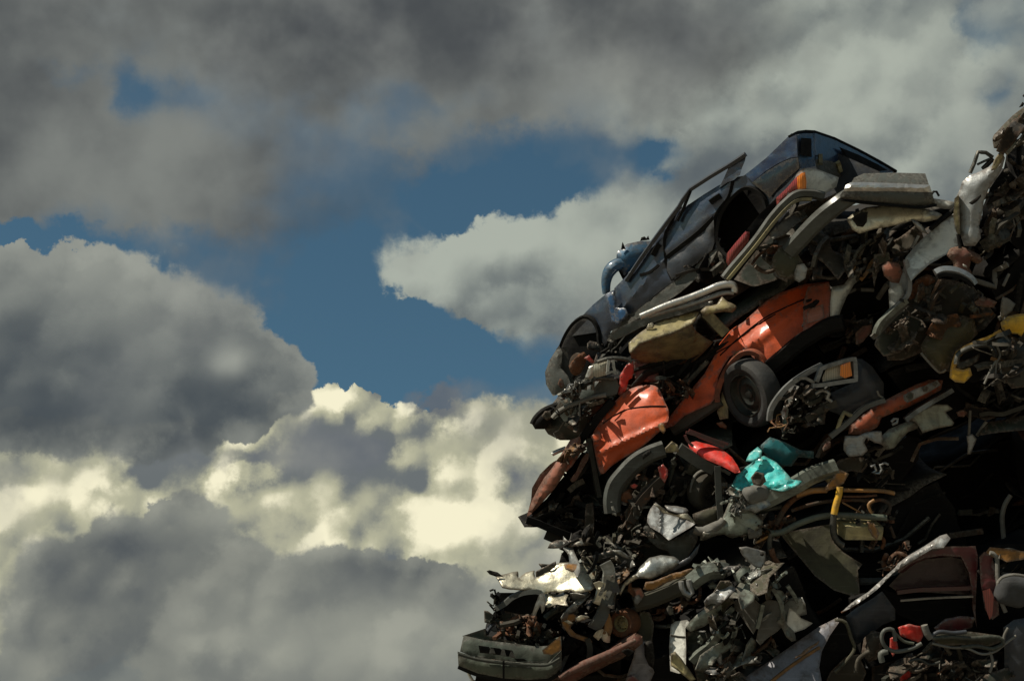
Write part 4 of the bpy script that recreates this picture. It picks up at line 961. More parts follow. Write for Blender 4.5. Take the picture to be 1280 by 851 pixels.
panel(t, 'valance', 3, '370,620 400,580 480,572 496,610 485,650 440,660 400,670 370,665', MAT['grey_plastic'], c=-.36, res=3, cr=.03, back=.2)
panel(t, 'coil', 3, '245,510 265,480 290,455 320,440 335,460 325,500 300,545 275,555 255,540', MAT['rusty'], c=-.12, res=2.6, cr=.08, cs=.06)
panel(t, 'red_hose_clip', 3, '320,470 345,455 372,488 362,498 335,480', MAT['red'], c=-.2, res=2.5, cr=.03)
litter(t, 3, '170,720 300,600 480,600 470,680 360,800 200,840', 22, 55, c=(-.42, -.25), mats=('dark_metal', 'dark_green', 'black', 'mud'), s=.6)
litter(t, 3, '180,680 260,600 380,560 300,660', 10, 56, c=(-.5, -.4), mats=('alu', 'dark_metal'), s=.35)

t = T('torn_panel', 'torn red sheet hanging between the black car nose and the orange bonnet', 'metal sheet', (785, 470, -.2))
panel(t, 'sheet', 3, '500,560 530,505 565,480 568,540 560,570 540,580 530,625 510,660 490,650 495,600', MAT['red'], c=-.3, res=2.8, cr=.07, cs=.1, jag=.6)
panel(t, 'sheet', 3, '568,478 620,490 690,505 695,585 640,590 575,580', MAT['dark_red'], c=-.12, res=4, cr=.06, cs=.15)
# ================================================================== lower front of the stack: bumper arc, red bonnet, wheel, cyan
t = T('car_bumper', 'curved grey bumper bent into an arc under the orange bonnet', 'bumper', (790, 600, -.6))
sweep(t, 'bumper_bar', 5, '505,560 500,500 515,430 560,370 620,310 690,270 760,245', [(-.06, -.04), (.06, -.04), (.07, .0), (.04, .05), (-.05, .05), (-.075, .01)], MAT['grey_plastic'], c=-.72, step=4)
sweep(t, 'inner_bar', 5, '520,575 530,500 560,420 620,350 690,295 760,265', [(-.03, -.04), (.03, -.04), (.03, .03), (-.03, .03)], MAT['mud'], c=-.68, step=4)
panel(t, 'slot', 5, '648,275 690,245 698,262 655,298', MAT['black'], c=-.80, res=2.6)
panel(t, 'end_cap', 5, '488,510 500,505 520,560 522,580 505,570', MAT['white'], c=-.76, res=2.4)
t = T('crushed_car', 'crushed car with bright red bonnet, dirty wheel and black boxes, mid heap', 'crushed car', (870, 600, -.5))
panel(t, 'bonnet', 5, '880,215 920,205 990,222 1050,245 1100,285 1130,330 1142,360 1115,365 1060,335 990,305 930,280 895,255', MAT['red'], c=-.85, gy=-.5, gx=-.2, res=3, bulge=.06, cr=.03, back=.15)
for q in ('870,160 920,175 990,205 1060,230', '885,150 930,168 1000,195 1080,222', '865,175 875,200 905,230'):
    sweep(t, 'bonnet_fold', 5, q, [(-.012, -.02), (.012, -.02), (.010, .02), (-.010, .02)], MAT['dark_red'], c=-.82)
sweep(t, 'cross_member', 5, '835,240 880,270 940,310 1010,345', [(-.05, -.04), (.05, -.04), (.05, .03), (-.04, .04)], MAT['grey_plastic'], c=-.80)
panel(t, 'torn_corner', 5, '765,240 800,205 830,225 835,255 800,262 770,262', MAT['cream'], c=-.85, res=2.4, cr=.05, cs=.06)
panel(t, 'red_tab', 5, '730,335 755,320 780,350 778,380 762,412 740,385', MAT['red'], c=-.80, res=2.4, cr=.03)
panel(t, 'red_tab', 5, '590,425 610,415 630,425 618,440 600,440', MAT['red'], c=-.7, res=2.4, cr=.03)
panel(t, 'rust_tab', 5, '545,500 550,465 580,448 605,480 600,500 570,515', MAT['rusty'], c=-.7, res=2.4, cr=.03)
box(t, 'battery_box', (847, 596, -.62), (.17, .15, .2), (-22, 25, 25), MAT['black'], cr=.01, rnd=.012)
box(t, 'filter_box', (866, 582, -.55), (.2, .16, .25), (-30, 20, 20), MAT['dark_green'], cr=.02, rnd=.015)
wheel(t, (884, 613, -.62), (.55, -.1, .8), .175, .16, MAT['mud'], MAT['mud'], .55)
sweep(t, 'strap', 5, '1028,330 1030,400 1035,500 1045,600', [(-.025, -.008), (.025, -.008), (.025, .01), (-.025, .01)], MAT['grey_plastic'], c=-.98)
tube(t, 'arch_lip', 5, '895,460 905,400 930,365 970,350 1040,345 1090,370', .015, MAT['grey_dust'], c=-.7)
panel(t, 'inner_wing', 5, '890,560 900,480 905,400 960,350 1050,350 1100,400 1100,480 1030,520 960,560 930,600', MAT['black'], c=-.40, res=4, cr=.06, back=.5)
panel(t, 'long_plate', 5, '570,600 560,560 600,510 650,440 700,390 750,370 760,400 720,450 680,510 640,570 600,640', MAT['mud'], c=-.7, res=3.2, cr=.06, cs=.12, back=.12)
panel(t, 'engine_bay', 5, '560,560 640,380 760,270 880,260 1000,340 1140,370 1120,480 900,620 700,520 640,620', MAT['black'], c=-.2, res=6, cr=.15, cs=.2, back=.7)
litter(t, 5, '560,560 640,380 760,290 900,300 880,460 760,500 640,600', 40, 57, c=(-.72, -.3), mats=('black_rust', 'dark_metal', 'mud', 'dark_green', 'rust_dark'), s=.75)
litter(t, 5, '1040,400 1120,420 1140,520 1050,560', 14, 58, c=(-.9, -.7), mats=('grey_dust', 'alu', 'dark_metal', 'mud'), s=.5)

t = T('torn_panel', 'crumpled bright cyan sheet catching the sun in the middle of the heap', 'metal sheet', (960, 590, -.8))
panel(t, 'sheet', 6, '50,360 70,320 110,282 150,248 185,238 240,265 275,300 300,335 345,345 330,360 270,385 230,380 180,365 120,378 80,385', MAT['cyan'], c=-.95, gy=-.5, gx=-.3, res=2.1, bulge=.03, cr=.17, cs=.085, jag=.7, sharp=16)
panel(t, 'sheet', 6, '110,258 125,225 160,200 178,215 172,245 140,258', MAT['cyan'], c=-.9, gy=-.4, gx=-.3, res=2.6, cr=.1, cs=.12)
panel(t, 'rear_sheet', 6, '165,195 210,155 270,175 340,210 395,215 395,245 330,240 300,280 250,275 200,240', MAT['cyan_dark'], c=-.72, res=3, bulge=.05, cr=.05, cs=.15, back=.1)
panel(t, 'torn_patch', 6, '130,325 150,300 185,308 192,340 170,362 140,355', MAT['mud'], c=-1.06, res=2.5, cr=.05, cs=.06)
t = T('head_rest', 'small dusty brown cushion beneath the bright cyan sheet', 'head rest', (945, 617, -1.0))
box(t, 'cushion', (945, 617, -1.0), (.21, .14, .14), (10, 10, 15), MAT['grey_dust'], cr=.012, rnd=.05, n=.018)

# ================================================================== head lamp car, mid right
t = T('crushed_car', 'grey car corner with clear head lamp and amber indicator beside the orange wheel', 'crushed car', (1030, 490, -.7))
panel(t, 'head_lamp', 4, '430,480 445,445 480,425 520,412 552,405 556,470 530,480 470,488 432,496', MAT['lens_clear'], c=-.95, res=3, bulge=.02, back=.08)
panel(t, 'indicator', 4, '508,425 548,410 556,470 526,480 506,470', MAT['lens_amber'], c=-1.0, res=3, bulge=.015, back=.06)
sweep(t, 'lamp_frame', 4, '388,512 440,508 520,495 570,488 568,440 565,398 520,408 450,430 425,440 405,495', [(-.018, -.03), (.018, -.03), (.016, .03), (-.016, .03)], MAT['pale_grey'], c=-.98, smooth=False, step=3)
sweep(t, 'wing_edge', 4, '208,660 215,610 245,560 285,515 330,480 380,450 430,425', [(-.022, -.03), (.022, -.03), (.02, .025), (-.02, .03)], MAT['pale_grey'], c=-.92, step=3)
sweep(t, 'stay', 4, '330,482 360,480 395,500', [(-.012, -.02), (.012, -.02), (.012, .02), (-.012, .02)], MAT['alu'], c=-.95)
panel(t, 'bonnet', 4, '568,395 600,400 640,430 690,500 690,580 620,620 520,640 440,610 470,540 560,500', MAT['slate_low'], c=-.75, res=5, bulge=.08, cr=.04, back=.4)
panel(t, 'grille', 4, '340,520 380,510 420,540 430,580 380,600 345,580', MAT['dark_metal'], c=-.85, res=3, cr=.04, cs=.08)
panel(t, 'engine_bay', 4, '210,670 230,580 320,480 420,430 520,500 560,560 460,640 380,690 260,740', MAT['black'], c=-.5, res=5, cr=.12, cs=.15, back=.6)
tube(t, 'washer_pipe', 4, '400,545 430,530 460,545 450,565 470,580', .018, MAT['alu'], c=-.95)
sweep(t, 'cross_member', 4, '360,655 410,625 450,600 490,585', [(-.03, -.03), (.03, -.03), (.03, .02), (-.03, .03)], MAT['dark_metal'], c=-.9)
litter(t, 4, '225,650 260,570 340,500 400,520 480,580 420,660 300,730', 44, 59, c=(-.95, -.6), mats=('dark_metal', 'black', 'mud', 'alu', 'dark_green', 'black_rust'), s=.6)
litter(t, 4, '230,680 250,640 285,660 270,700', 8, 60, c=(-1.0, -.9), mats=('rusty', 'ochre'), s=.35, kinds='wwh')

# white arch car above the orange quarter
t = T('crushed_car', 'white car wing with an empty dark wheel arch above the orange fuel flap', 'crushed car', (1085, 370, -.6))
panel(t, 'wing', 2, '512,700 560,690 590,650 630,620 680,600 700,640 640,655 600,690 570,740 545,800 530,860 505,870 505,760', MAT['silver'], c=-.75, res=3.2, bulge=.03, cr=.02, back=.3)
panel(t, 'wheel_well', 2, '535,860 560,770 600,700 660,660 735,670 745,780 740,850 700,880 600,900 540,890', MAT['black'], c=-.3, res=5, cr=.06, back=.5)
panel(t, 'wing_edge', 2, '738,710 790,680 800,730 770,770 742,800', MAT['white'], c=-1.0, res=3, cr=.02, back=.1)
panel(t, 'rusty_disc', 2, '710,615 735,598 780,605 795,640 780,685 750,682 720,655', MAT['pink_orange'], c=-1.0, res=3, bulge=.04, cr=.02, back=.04)
panel(t, 'caliper', 4, '570,290 600,262 640,255 635,285 600,330 572,340', MAT['rust_red'], c=-.8, res=3, cr=.05, cs=.08, back=.08)
panel(t, 'green_tab', 2, '680,570 740,560 745,600 700,610 680,700 672,640', MAT['olive'], c=-.95, res=3, cr=.03)
litter(t, 2, '560,620 740,520 800,560 720,640 640,640', 18, 61, c=(-.95, -.7), mats=('black_rust', 'dark_metal', 'mud', 'ochre'), s=.7)
litter(t, 4, '520,250 640,200 700,180 640,280 560,320', 12, 62, c=(-.6, -.4), mats=('black_rust', 'dark_metal', 'rust_dark'), s=.7)

# red strip with lamp
t = T('crushed_car', 'dark red orange bumper skin with a row of broken lamps, mid right', 'crushed car', (1110, 520, -.7))
panel(t, 'skin', 11, '85,265 95,220 150,170 230,115 330,60 440,5 520,-25 590,-20 580,30 500,75 400,125 330,150 260,180 240,230 180,262 130,268', MAT['orange_dull'], c=-.82, res=3.5, bulge=.06, cr=.04, cs=.2, back=.3)
panel(t, 'lamp_strip', 11, '378,60 430,30 500,5 560,-22 578,5 520,40 450,75 400,100 382,85', MAT['pale_grey'], c=-.98, res=3, cr=.01, back=.05)
for q in ('392,65 415,42 435,48 432,75 408,92', '480,25 500,10 515,18 505,38 485,42', '530,0 550,-15 565,-5 550,15'):
    panel(t, 'lamp_socket', 11, q, MAT['dark_green'], c=-1.02, res=2.6, back=.03)
sweep(t, 'edge_trim', 11, '-10,280 40,240 100,190 160,135 220,105 280,85', [(-.02, -.03), (.02, -.03), (.018, .03), (-.018, .02)], MAT['grey_dust'], c=-.9)
sweep(t, 'lower_trim', 11, '390,190 440,150 520,100 600,55 640,30', [(-.02, -.03), (.02, -.03), (.018, .03), (-.018, .02)], MAT['alu'], c=-.9)
tube(t, 'stay', 11, '240,35 250,60 270,72', .009, MAT['grey_dust'], c=-.9)
tube(t, 'stay', 11, '30,240 45,190 65,150 105,170', .018, MAT['cream'], c=-.9, smooth=False)
panel(t, 'red_tip', 11, '-50,340 -30,300 -5,305 -10,335 -45,360', MAT['rust_red'], c=-.95, res=2.5, cr=.03)
tube(t, 'rust_rod', 11, '-80,390 -50,330 -10,285 40,240', .018, MAT['rust_dark'], c=-.9)

t = T('crushed_car', 'bare grey crumpled engine bay panels below the dark red bumper skin', 'crushed car', (1130, 550, -.6))
panel(t, 'inner_wing', 11, '400,190 460,145 540,105 610,108 640,130 600,150 650,205 640,220 560,235 480,260 460,220 440,200', MAT['silver_green'], c=-.85, res=3.2, cr=.08, cs=.14, jag=.5)
panel(t, 'leg', 11, '265,275 300,240 360,215 440,180 475,195 455,235 410,250 370,290 330,340 290,350 262,320', MAT['silver_green'], c=-.8, res=3.2, bulge=.05, cr=.05, cs=.12, back=.1)
panel(t, 'bracket', 11, '60,320 70,275 140,275 170,260 220,250 262,250 270,290 260,320 225,310 180,285 170,310 190,350 160,380 90,385 60,350', MAT['pale_grey'], c=-.9, res=2.6, cr=.08, cs=.08)
panel(t, 'lower_fold', 11, '40,400 110,385 170,390 190,430 160,470 100,460 40,480 -10,500 0,440', MAT['mud'], c=-.8, res=3, cr=.08, cs=.1, back=.1)
panel(t, 'pale_plate', 11, '-60,480 -20,440 20,440 90,475 60,530 0,560 -30,520', MAT['cream'], c=-.9, res=2.8, cr=.05, cs=.1)
tube(t, 'coil', 11, '205,440 225,430 235,460 215,470 250,475 265,455 255,430 280,418 300,428', .012, MAT['alu'], c=-.85)
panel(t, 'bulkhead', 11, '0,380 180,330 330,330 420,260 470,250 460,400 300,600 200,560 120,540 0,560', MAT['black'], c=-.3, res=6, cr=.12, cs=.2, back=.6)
litter(t, 11, '60,400 200,300 300,340 320,500 280,560 180,520 80,480', 32, 63, c=(-.8, -.5), mats=('black_rust', 'dark_metal', 'mud', 'black'), s=.8)
tube(t, 'bent_ring', 11, '315,200 330,185 350,185 345,205 320,215', .012, MAT['pale_grey'], c=-.95)

# the dark right hand shelf
t = T('crushed_car', 'dark flattened car with one faint green ledge in the shade at the right edge', 'crushed car', (1240, 540, -.2))
panel(t, 'ledge', 11, '770,275 830,200 900,190 1020,165 1080,160 1080,235 1020,245 880,258', MAT['dark_green'], c=-.7, gy=-.6, res=4, bulge=.03, cr=.03, back=.6)
panel(t, 'hanging_strap', 11, '715,275 745,265 768,290 752,330 735,370 718,372 722,330', MAT['pale_grey'], c=-.7, res=2.6, cr=.04)
tube(t, 'rod', 11, '735,140 732,200 728,270', .012, MAT['grey_dust'], c=-.7)
tube(t, 'rod', 11, '820,200 795,235 770,275', .014, MAT['grey_dust'], c=-.7)
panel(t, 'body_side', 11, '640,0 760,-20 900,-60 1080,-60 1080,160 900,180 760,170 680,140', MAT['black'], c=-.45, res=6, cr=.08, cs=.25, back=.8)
sweep(t, 'trim', 11, '780,165 830,155 900,160 960,140 1020,120', [(-.02, -.02), (.02, -.02), (.018, .02), (-.018, .02)], MAT['dark_metal'], c=-.75)
tube(t, 'seal', 11, '950,590 920,640 905,700 908,770 915,840', .022, MAT['grey_dust'], c=-.5)
panel(t, 'tail', 11, '660,150 690,135 720,150 700,175 670,172', MAT['rust_red'], c=-.8, res=2.6, cr=.02)
litter(t, 11, '660,20 1020,-20 1040,160 700,140', 26, 64, c=(-.8, -.5), mats=('black', 'black_rust', 'dark_metal'), s=1.1)

# ================================================================== hose tangle
t = T('hose_tangle', 'tangle of orange and black hoses over an olive board, right of the bright cyan sheet', 'hoses', (1040, 640, -.9))
HO = [('215,560 260,555 330,520 400,495 460,485 540,485 620,490 700,495', .040, 'olive_plastic', -1.0), ('215,560 208,600 212,640 230,670 250,690', .034, 'dark_metal', -1.0),
      ('235,530 270,460 320,410 380,385 440,378', .036, 'rust_dark', -.95), ('320,400 380,382 450,378', .036, 'ochre', -.98), ('505,365 500,400 488,440 480,480', .042, 'yellow', -1.08),
      ('480,480 475,530 480,570 500,600 520,612', .040, 'dark_metal', -1.06), ('520,378 600,380 680,382 735,392', .026, 'ochre', -.95), ('300,465 380,440 460,425 560,420 640,425', .024, 'rust_dark', -.9),
      ('520,405 600,405 660,400', .015, 'rusty', -.93), ('515,430 560,455 600,478', .012, 'ochre', -.98), ('620,470 640,430 680,420 715,440 700,480 650,490 620,470', .024, 'rust_dark', -.92),
      ('640,480 625,440 650,420', .02, 'ochre', -.98), ('215,625 225,660 245,690', .036, 'rusty', -1.04), ('140,490 200,460 260,450', .03, 'dark_green', -.9), ('655,560 690,590 680,625', .026, 'rusty', -.9),
      ('700,500 720,540 735,580', .02, 'rust_dark', -.85), ('160,600 200,560 240,520', .02, 'rusty', -.9), ('700,670 740,640 760,620', .015, 'rusty', -.7), ('150,600 190,580 230,560', .016, 'ochre', -1.0)]
for q, r_, m_, c_ in HO: tube(t, 'hose', 6, q, r_ * .66, MAT[m_], c=c_, seg=9, step=3)
panel(t, 'board', 6, '250,560 330,545 470,520 480,600 520,640 600,690 580,715 590,815 560,825 480,800 400,740 350,680 290,610', MAT['olive'], c=-.85, gy=-.2, res=4, cr=.03, back=.08)
litter(t, 6, '150,590 200,520 300,480 280,540 200,580', 14, 65, c=(-1.0, -.85), mats=('rusty', 'ochre', 'rust_dark'), s=.4)
litter(t, 6, '520,420 720,430 740,560 640,620 560,520', 22, 66, c=(-.95, -.7), mats=('rusty', 'rust_dark', 'black', 'dark_metal'), s=.5)
t = T('fuel_can', 'small yellowish rectangular can under the orange hoses', 'can', (1072, 660, -.9))
box(t, 'can_body', (1073, 661, -.92), (.34, .12, .22), (-4, 12, 14), MAT['cream'], cr=.008, rnd=.015, n=.025)
panel(t, 'dented_end', 6, '620,510 650,520 670,560 660,590 640,570 625,545', MAT['ochre'], c=-1.06, res=2.5, cr=.02)

# long grey green draped rail / cloth
t = T('crushed_car', 'long torn grey green body rail and sagging liner left of the hoses', 'crushed car', (920, 650, -.8))
sweep(t, 'body_rail', 6, '60,470 140,445 220,410 300,365 380,325 440,300 490,280', [(-.07, -.03), (.06, -.03), (.07, .01), (.02, .04), (-.06, .03)], MAT['silver_green'], c=-1.0, cr=.012, step=4)
panel(t, 'rail_end', 6, '440,370 470,330 500,290 540,310 520,350 480,370 450,385', MAT['ochre'], c=-1.03, res=2.8, cr=.04, cs=.1)
panel(t, 'liner', 12, '590,640 640,620 700,600 740,560 760,500 800,420 840,330 880,320 900,440 960,460 1000,500 1060,560 1030,600 980,640 900,660 820,680 760,650 700,660 620,690 575,700', MAT['silver_green'], c=-1.0, res=3, bulge=.06, cr=.10, cs=.12, jag=.6)
panel(t, 'liner_fold', 12, '890,470 940,440 1000,410 1094,395 1120,430 1060,460 1000,490 960,470', MAT['silver'], c=-1.05, res=2.8, cr=.06, cs=.08, back=.05)
panel(t, 'lower_liner', 12, '520,500 600,470 720,430 740,520 720,580 660,590 580,600 530,560', MAT['olive'], c=-.9, res=3, bulge=.06, cr=.04, back=.1)
tube(t, 'rolled_edge', 12, '530,620 600,635 680,605 740,570 760,540', [.03, .045, .045, .03], MAT['grey_dust'], c=-1.0)
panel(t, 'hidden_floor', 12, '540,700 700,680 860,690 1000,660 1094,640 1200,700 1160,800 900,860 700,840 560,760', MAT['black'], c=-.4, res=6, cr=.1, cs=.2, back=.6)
litter(t, 12, '760,400 860,330 900,440 860,520 780,500', 14, 67, c=(-1.15, -1.02), mats=('grey_dust', 'alu', 'silver_green'), s=.35)
litter(t, 12, '880,620 1000,560 1094,560 1080,720 960,700', 10, 68, c=(-1.05, -.85), mats=('dark_green', 'rust_dark', 'rusty', 'grey_dust'), s=.6)

t = T('crumpled_box', 'pale grey folded metal box with a torn upper edge at the centre', 'metal box', (838, 650, -.9))
panel(t, 'front_face', 12, '175,560 180,510 200,460 240,410 275,440 300,490 420,520 540,575 500,605 340,700 270,640 200,600', MAT['pale_grey'], c=-1.0, gy=-.3, gx=-.4, res=3, cr=.04, cs=.25, back=.30, ridge=[(270, 520, 5, .04, 90)])
panel(t, 'lid', 12, '310,440 400,445 470,460 490,480 440,505 400,500 330,470', MAT['pale_grey'], c=-.92, gy=-.8, res=3, cr=.02)
panel(t, 'torn_rim', 12, '230,420 270,430 330,470 400,500 440,505 480,495 545,570 540,580 470,545 400,520 300,495', MAT['tin'], c=-1.08, res=2, cr=.03, cs=.06, jag=1)
panel(t, 'gap', 12, '300,455 340,470 400,490 440,492 400,505 340,490', MAT['black'], c=-1.1, res=2)
t = T('crushed_car', 'dark olive curved door shell under the folded pale grey box', 'crushed car', (845, 690, -.7))
panel(t, 'shell', 12, '145,610 170,570 200,605 270,650 340,705 420,670 520,610 565,640 560,700 530,760 480,830 440,900 380,860 330,780 260,760 190,700', MAT['grey_plastic'], c=-.85, res=3.5, bulge=.06, cr=.03, back=.3)
panel(t, 'floor', 12, '0,640 80,560 150,600 190,700 330,780 440,900 300,920 100,900 0,820', MAT['dark_green'], c=-.5, res=5, cr=.12, cs=.18, back=.6)
sweep(t, 'rusty_frame', 12, '40,560 80,480 150,380 220,300 290,240', [(-.04, -.03), (.04, -.03), (.04, .02), (-.03, .03)], MAT['rust_dark'], c=-.75, cr=.012)
panel(t, 'rust_bracket', 12, '10,580 30,480 60,470 70,540 60,600 20,620', MAT['rust_dark'], c=-.7, res=2.8, cr=.06, cs=.08)
litter(t, 12, '0,580 120,420 200,460 150,600 190,720 60,800', 30, 69, c=(-.8, -.5), mats=('rust_dark', 'black_rust', 'dark_green', 'mud', 'dark_metal'), s=.7)

# ================================================================== bottom left: tin sheet wreck and green bumper
t = T('crushed_car', 'gleaming tin coloured flattened car roof at the lower left corner of the heap', 'crushed car', (690, 735, -.8))
panel(t, 'roof_skin', 14, '100,205 160,190 232,172 235,215 290,180 340,165 345,210 400,190 430,140 500,120 600,115 680,125 745,160 740,190 700,235 720,270 690,290 640,300 610,310 560,290 500,300 440,295 400,310 380,330 360,300 300,285 200,285 140,270', MAT['tin'], c=-1.1, gy=-.7, res=2.4, bulge=.03, cr=.20, cs=.24, jag=.8, sharp=18)
panel(t, 'roof_stain', 14, '520,130 570,118 620,135 625,165 570,172 530,155', MAT['ochre'], c=-1.26, gy=-.6, res=2.6, cr=.03, jag=1)
panel(t, 'torn_flap', 14, '345,170 380,150 440,120 470,105 475,130 440,160 400,200 350,225', MAT['dark_metal'], c=-1.05, res=2.6, cr=.05, cs=.08)
panel(t, 'torn_flap', 14, '366,120 440,125 420,160 400,165', MAT['dark_metal'], c=-1.0, res=2.6, cr=.04)
panel(t, 'torn_flap', 14, '42,165 60,160 110,175 145,200 100,200 60,185', MAT['black'], c=-1.1, res=2.4, cr=.03)
panel(t, 'hanging_strip', 14, '370,310 400,300 410,360 400,410 385,430 375,380 350,430 335,480 350,515 325,490 325,430 345,370', MAT['silver'], c=-1.25, res=2.4, cr=.03, back=.04)
panel(t, 'window_frame', 14, '95,400 150,370 200,320 280,292 340,295 370,305 350,340 325,420 300,440 220,430 140,410', MAT['black'], c=-1.0, res=4, cr=.03, back=.6)
sweep(t, 'window_rail', 14, '95,400 150,372 200,330 270,300 350,292 380,300', [(-.02, -.03), (.02, -.03), (.018, .03), (-.018, .02)], MAT['grey_plastic'], c=-1.15)
panel(t, 'door_panel', 14, '85,470 95,400 140,410 220,430 320,440 320,480 250,450 180,470 150,530 110,520', MAT['dark_green'], c=-1.08, res=3.2, cr=.05, back=.4)
panel(t, 'side_flap', 14, '25,410 50,415 85,440 80,470 60,492 28,485', MAT['dark_green'], c=-1.1, res=2.6, cr=.04)
for q in ('60,290 85,280', '60,375 90,410', '90,280 98,310 95,345'):
    tube(t, 'twig_wire', 14, q, .008, MAT['black'], c=-1.05)
tube(t, 'brace', 14, '40,560 60,520 90,488', .018, MAT['slate_low'], c=-1.1)
panel(t, 'glass_shard', 14, '60,530 90,505 120,540 90,545', MAT['pale_grey'], c=-1.1, res=2.5)
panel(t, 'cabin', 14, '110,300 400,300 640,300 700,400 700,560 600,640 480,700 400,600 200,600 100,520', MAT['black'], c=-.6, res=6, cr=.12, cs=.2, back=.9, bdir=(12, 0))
panel(t, 'brake_drum', 14, '150,520 165,490 200,455 230,445 245,460 240,490 220,530 190,570 170,560', MAT['rusty'], c=-1.15, res=2.6, cr=.04, bulge=.04, back=.08)
for q in ('240,470 280,460 310,475 300,500 260,500', '245,490 280,485 320,500 310,525 260,520', '250,515 290,512 320,530', '200,560 195,590 200,610', '245,480 300,470 330,500'):
    tube(t, 'spring_coil', 14, q, .014, MAT['rust_dark'], c=-1.15)
tube(t, 'arm', 14, '405,460 440,430 490,405 550,400 590,410 600,430', .026, MAT['dark_green'], c=-1.1)
panel(t, 'gilded_tray', 14, '500,455 520,440 580,430 610,455 570,480 560,520 600,560 690,590 700,610 640,600 560,570 515,510', MAT['ochre'], c=-1.25, res=2.8, cr=.04, back=.1)
panel(t, 'polished_patch', 14, '520,475 545,470 580,490 560,500', MAT['tin'], c=-1.35, res=2, cr=.02)
panel(t, 'polished_patch', 14, '590,455 630,440 680,450 640,470 600,480', MAT['tin'], c=-1.3, res=2, cr=.03)
litter(t, 14, '120,560 160,480 320,440 340,520 480,520 440,600 300,620 150,590', 60, 71, c=(-1.3, -1.05), mats=('rust_dark', 'mud', 'dark_metal', 'rusty', 'black_rust'), s=.42)
litter(t, 14, '420,340 600,330 690,380 640,440 480,440', 34, 72, c=(-1.1, -.8), mats=('black', 'black_rust', 'dark_green', 'dark_metal'), s=.7)
litter(t, 14, '90,300 110,290 120,480 92,500', 10, 73, c=(-1.15, -1.05), mats=('black', 'dark_green'), s=.3)

litter(t, 14, '420,330 600,330 640,300 690,400 600,440 450,420', 5, 185, c=(-1.25, -1.1), mats=('silver', 'silver_green', 'tin'), s=.8, kinds='s')
litter(t, 14, '540,80 760,60 900,60 880,180 760,180 600,110', 7, 186, c=(-1.1, -.9), mats=('silver_green', 'olive', 'silver'), s=.8, kinds='s')
t = T('car_bumper', 'long dull green plastic bumper at the lower left corner of the heap', 'bumper', (640, 815, -1.4))
panel(t, 'upper_shelf', 7, '78,575 180,598 300,612 440,630 520,625 565,580 568,650 540,690 500,712 420,712 280,702 120,680 60,655', MAT['olive_plastic'], c=-1.45, gy=-.2, res=3.5, bulge=.02, cr=.01, back=.2)
panel(t, 'lower_band', 7, '48,655 120,682 280,703 420,714 500,714 568,650 568,735 540,765 500,790 400,798 280,790 150,765 52,725', MAT['olive_plastic'], c=-1.52, res=3.5, bulge=.05, cr=.008, back=.35)
panel(t, 'back_wall', 7, '70,578 150,552 186,540 190,575 300,600 420,620 300,615 180,600', MAT['dark_green'], c=-1.25, res=3.5, cr=.02, back=.2)
panel(t, 'end_plate', 7, '470,650 520,610 562,578 568,650 520,672 478,668', MAT['ochre'], c=-1.56, res=3, cr=.01, back=.04)
for q in ('152,625 205,632 230,668 160,662', '212,634 262,640 290,676 225,670', '268,642 322,650 335,682 285,680', '332,690 380,692 400,704 345,705'):
    panel(t, 'vent_slot', 7, q, MAT['black'], c=-1.56, res=3, back=.02)
for q in ('205,665 212,640 228,640 238,668', '262,672 270,642 282,645 292,680', '305,680 315,650 332,672 335,690'):
    panel(t, 'slot_tooth', 7, q, MAT['grey_dust'], c=-1.59, res=2.4, back=.03)
sweep(t, 'centre_seam', 7, '278,700 278,745 278,792', [(-.008, -.006), (.008, -.006), (.008, .02), (-.008, .02)], MAT['black'], c=-1.60)
sweep(t, 'crease_line', 7, '52,668 150,696 280,714 420,724 500,722 560,690', [(-.010, -.01), (.010, -.01), (.008, .02), (-.008, .02)], MAT['dark_green'], c=-1.58)
sweep(t, 'lower_lip', 7, '52,730 150,770 280,795 400,803 500,795 560,760', [(-.02, -.05), (.02, -.05), (.015, .02), (-.015, .02)], MAT['black'], c=-1.50)
tube(t, 'hanging_strip', 7, '92,740 110,780 130,810', .012, MAT['white'], c=-1.3)
panel(t, 'broken_bracket', 7, '140,780 200,785 300,795 400,805 480,804 480,830 130,830', MAT['black'], c=-1.2, res=4, cr=.05, back=.2)

t = T('chassis_member', 'long rust red beam sloping up beside the green plastic bumper', 'beam', (740, 820, -1.3))
panel(t, 'beam', 7, '480,804 560,775 640,725 740,680 820,640 880,600 940,562 972,580 975,612 930,650 870,690 800,720 700,765 600,830 480,830', MAT['rust_red'], c=-1.4, res=2.6, bulge=.05, cr=.14, cs=.12, back=.25, sharp=20)
tube(t, 'crack_ridge', 7, '560,790 660,730 760,690 860,640 940,600', [.02, .035, .03, .015], MAT['rust_red'], c=-1.55, wob=1)
panel(t, 'end_hole', 7, '860,650 900,640 935,655 900,680', MAT['black'], c=-1.5, res=2.6)

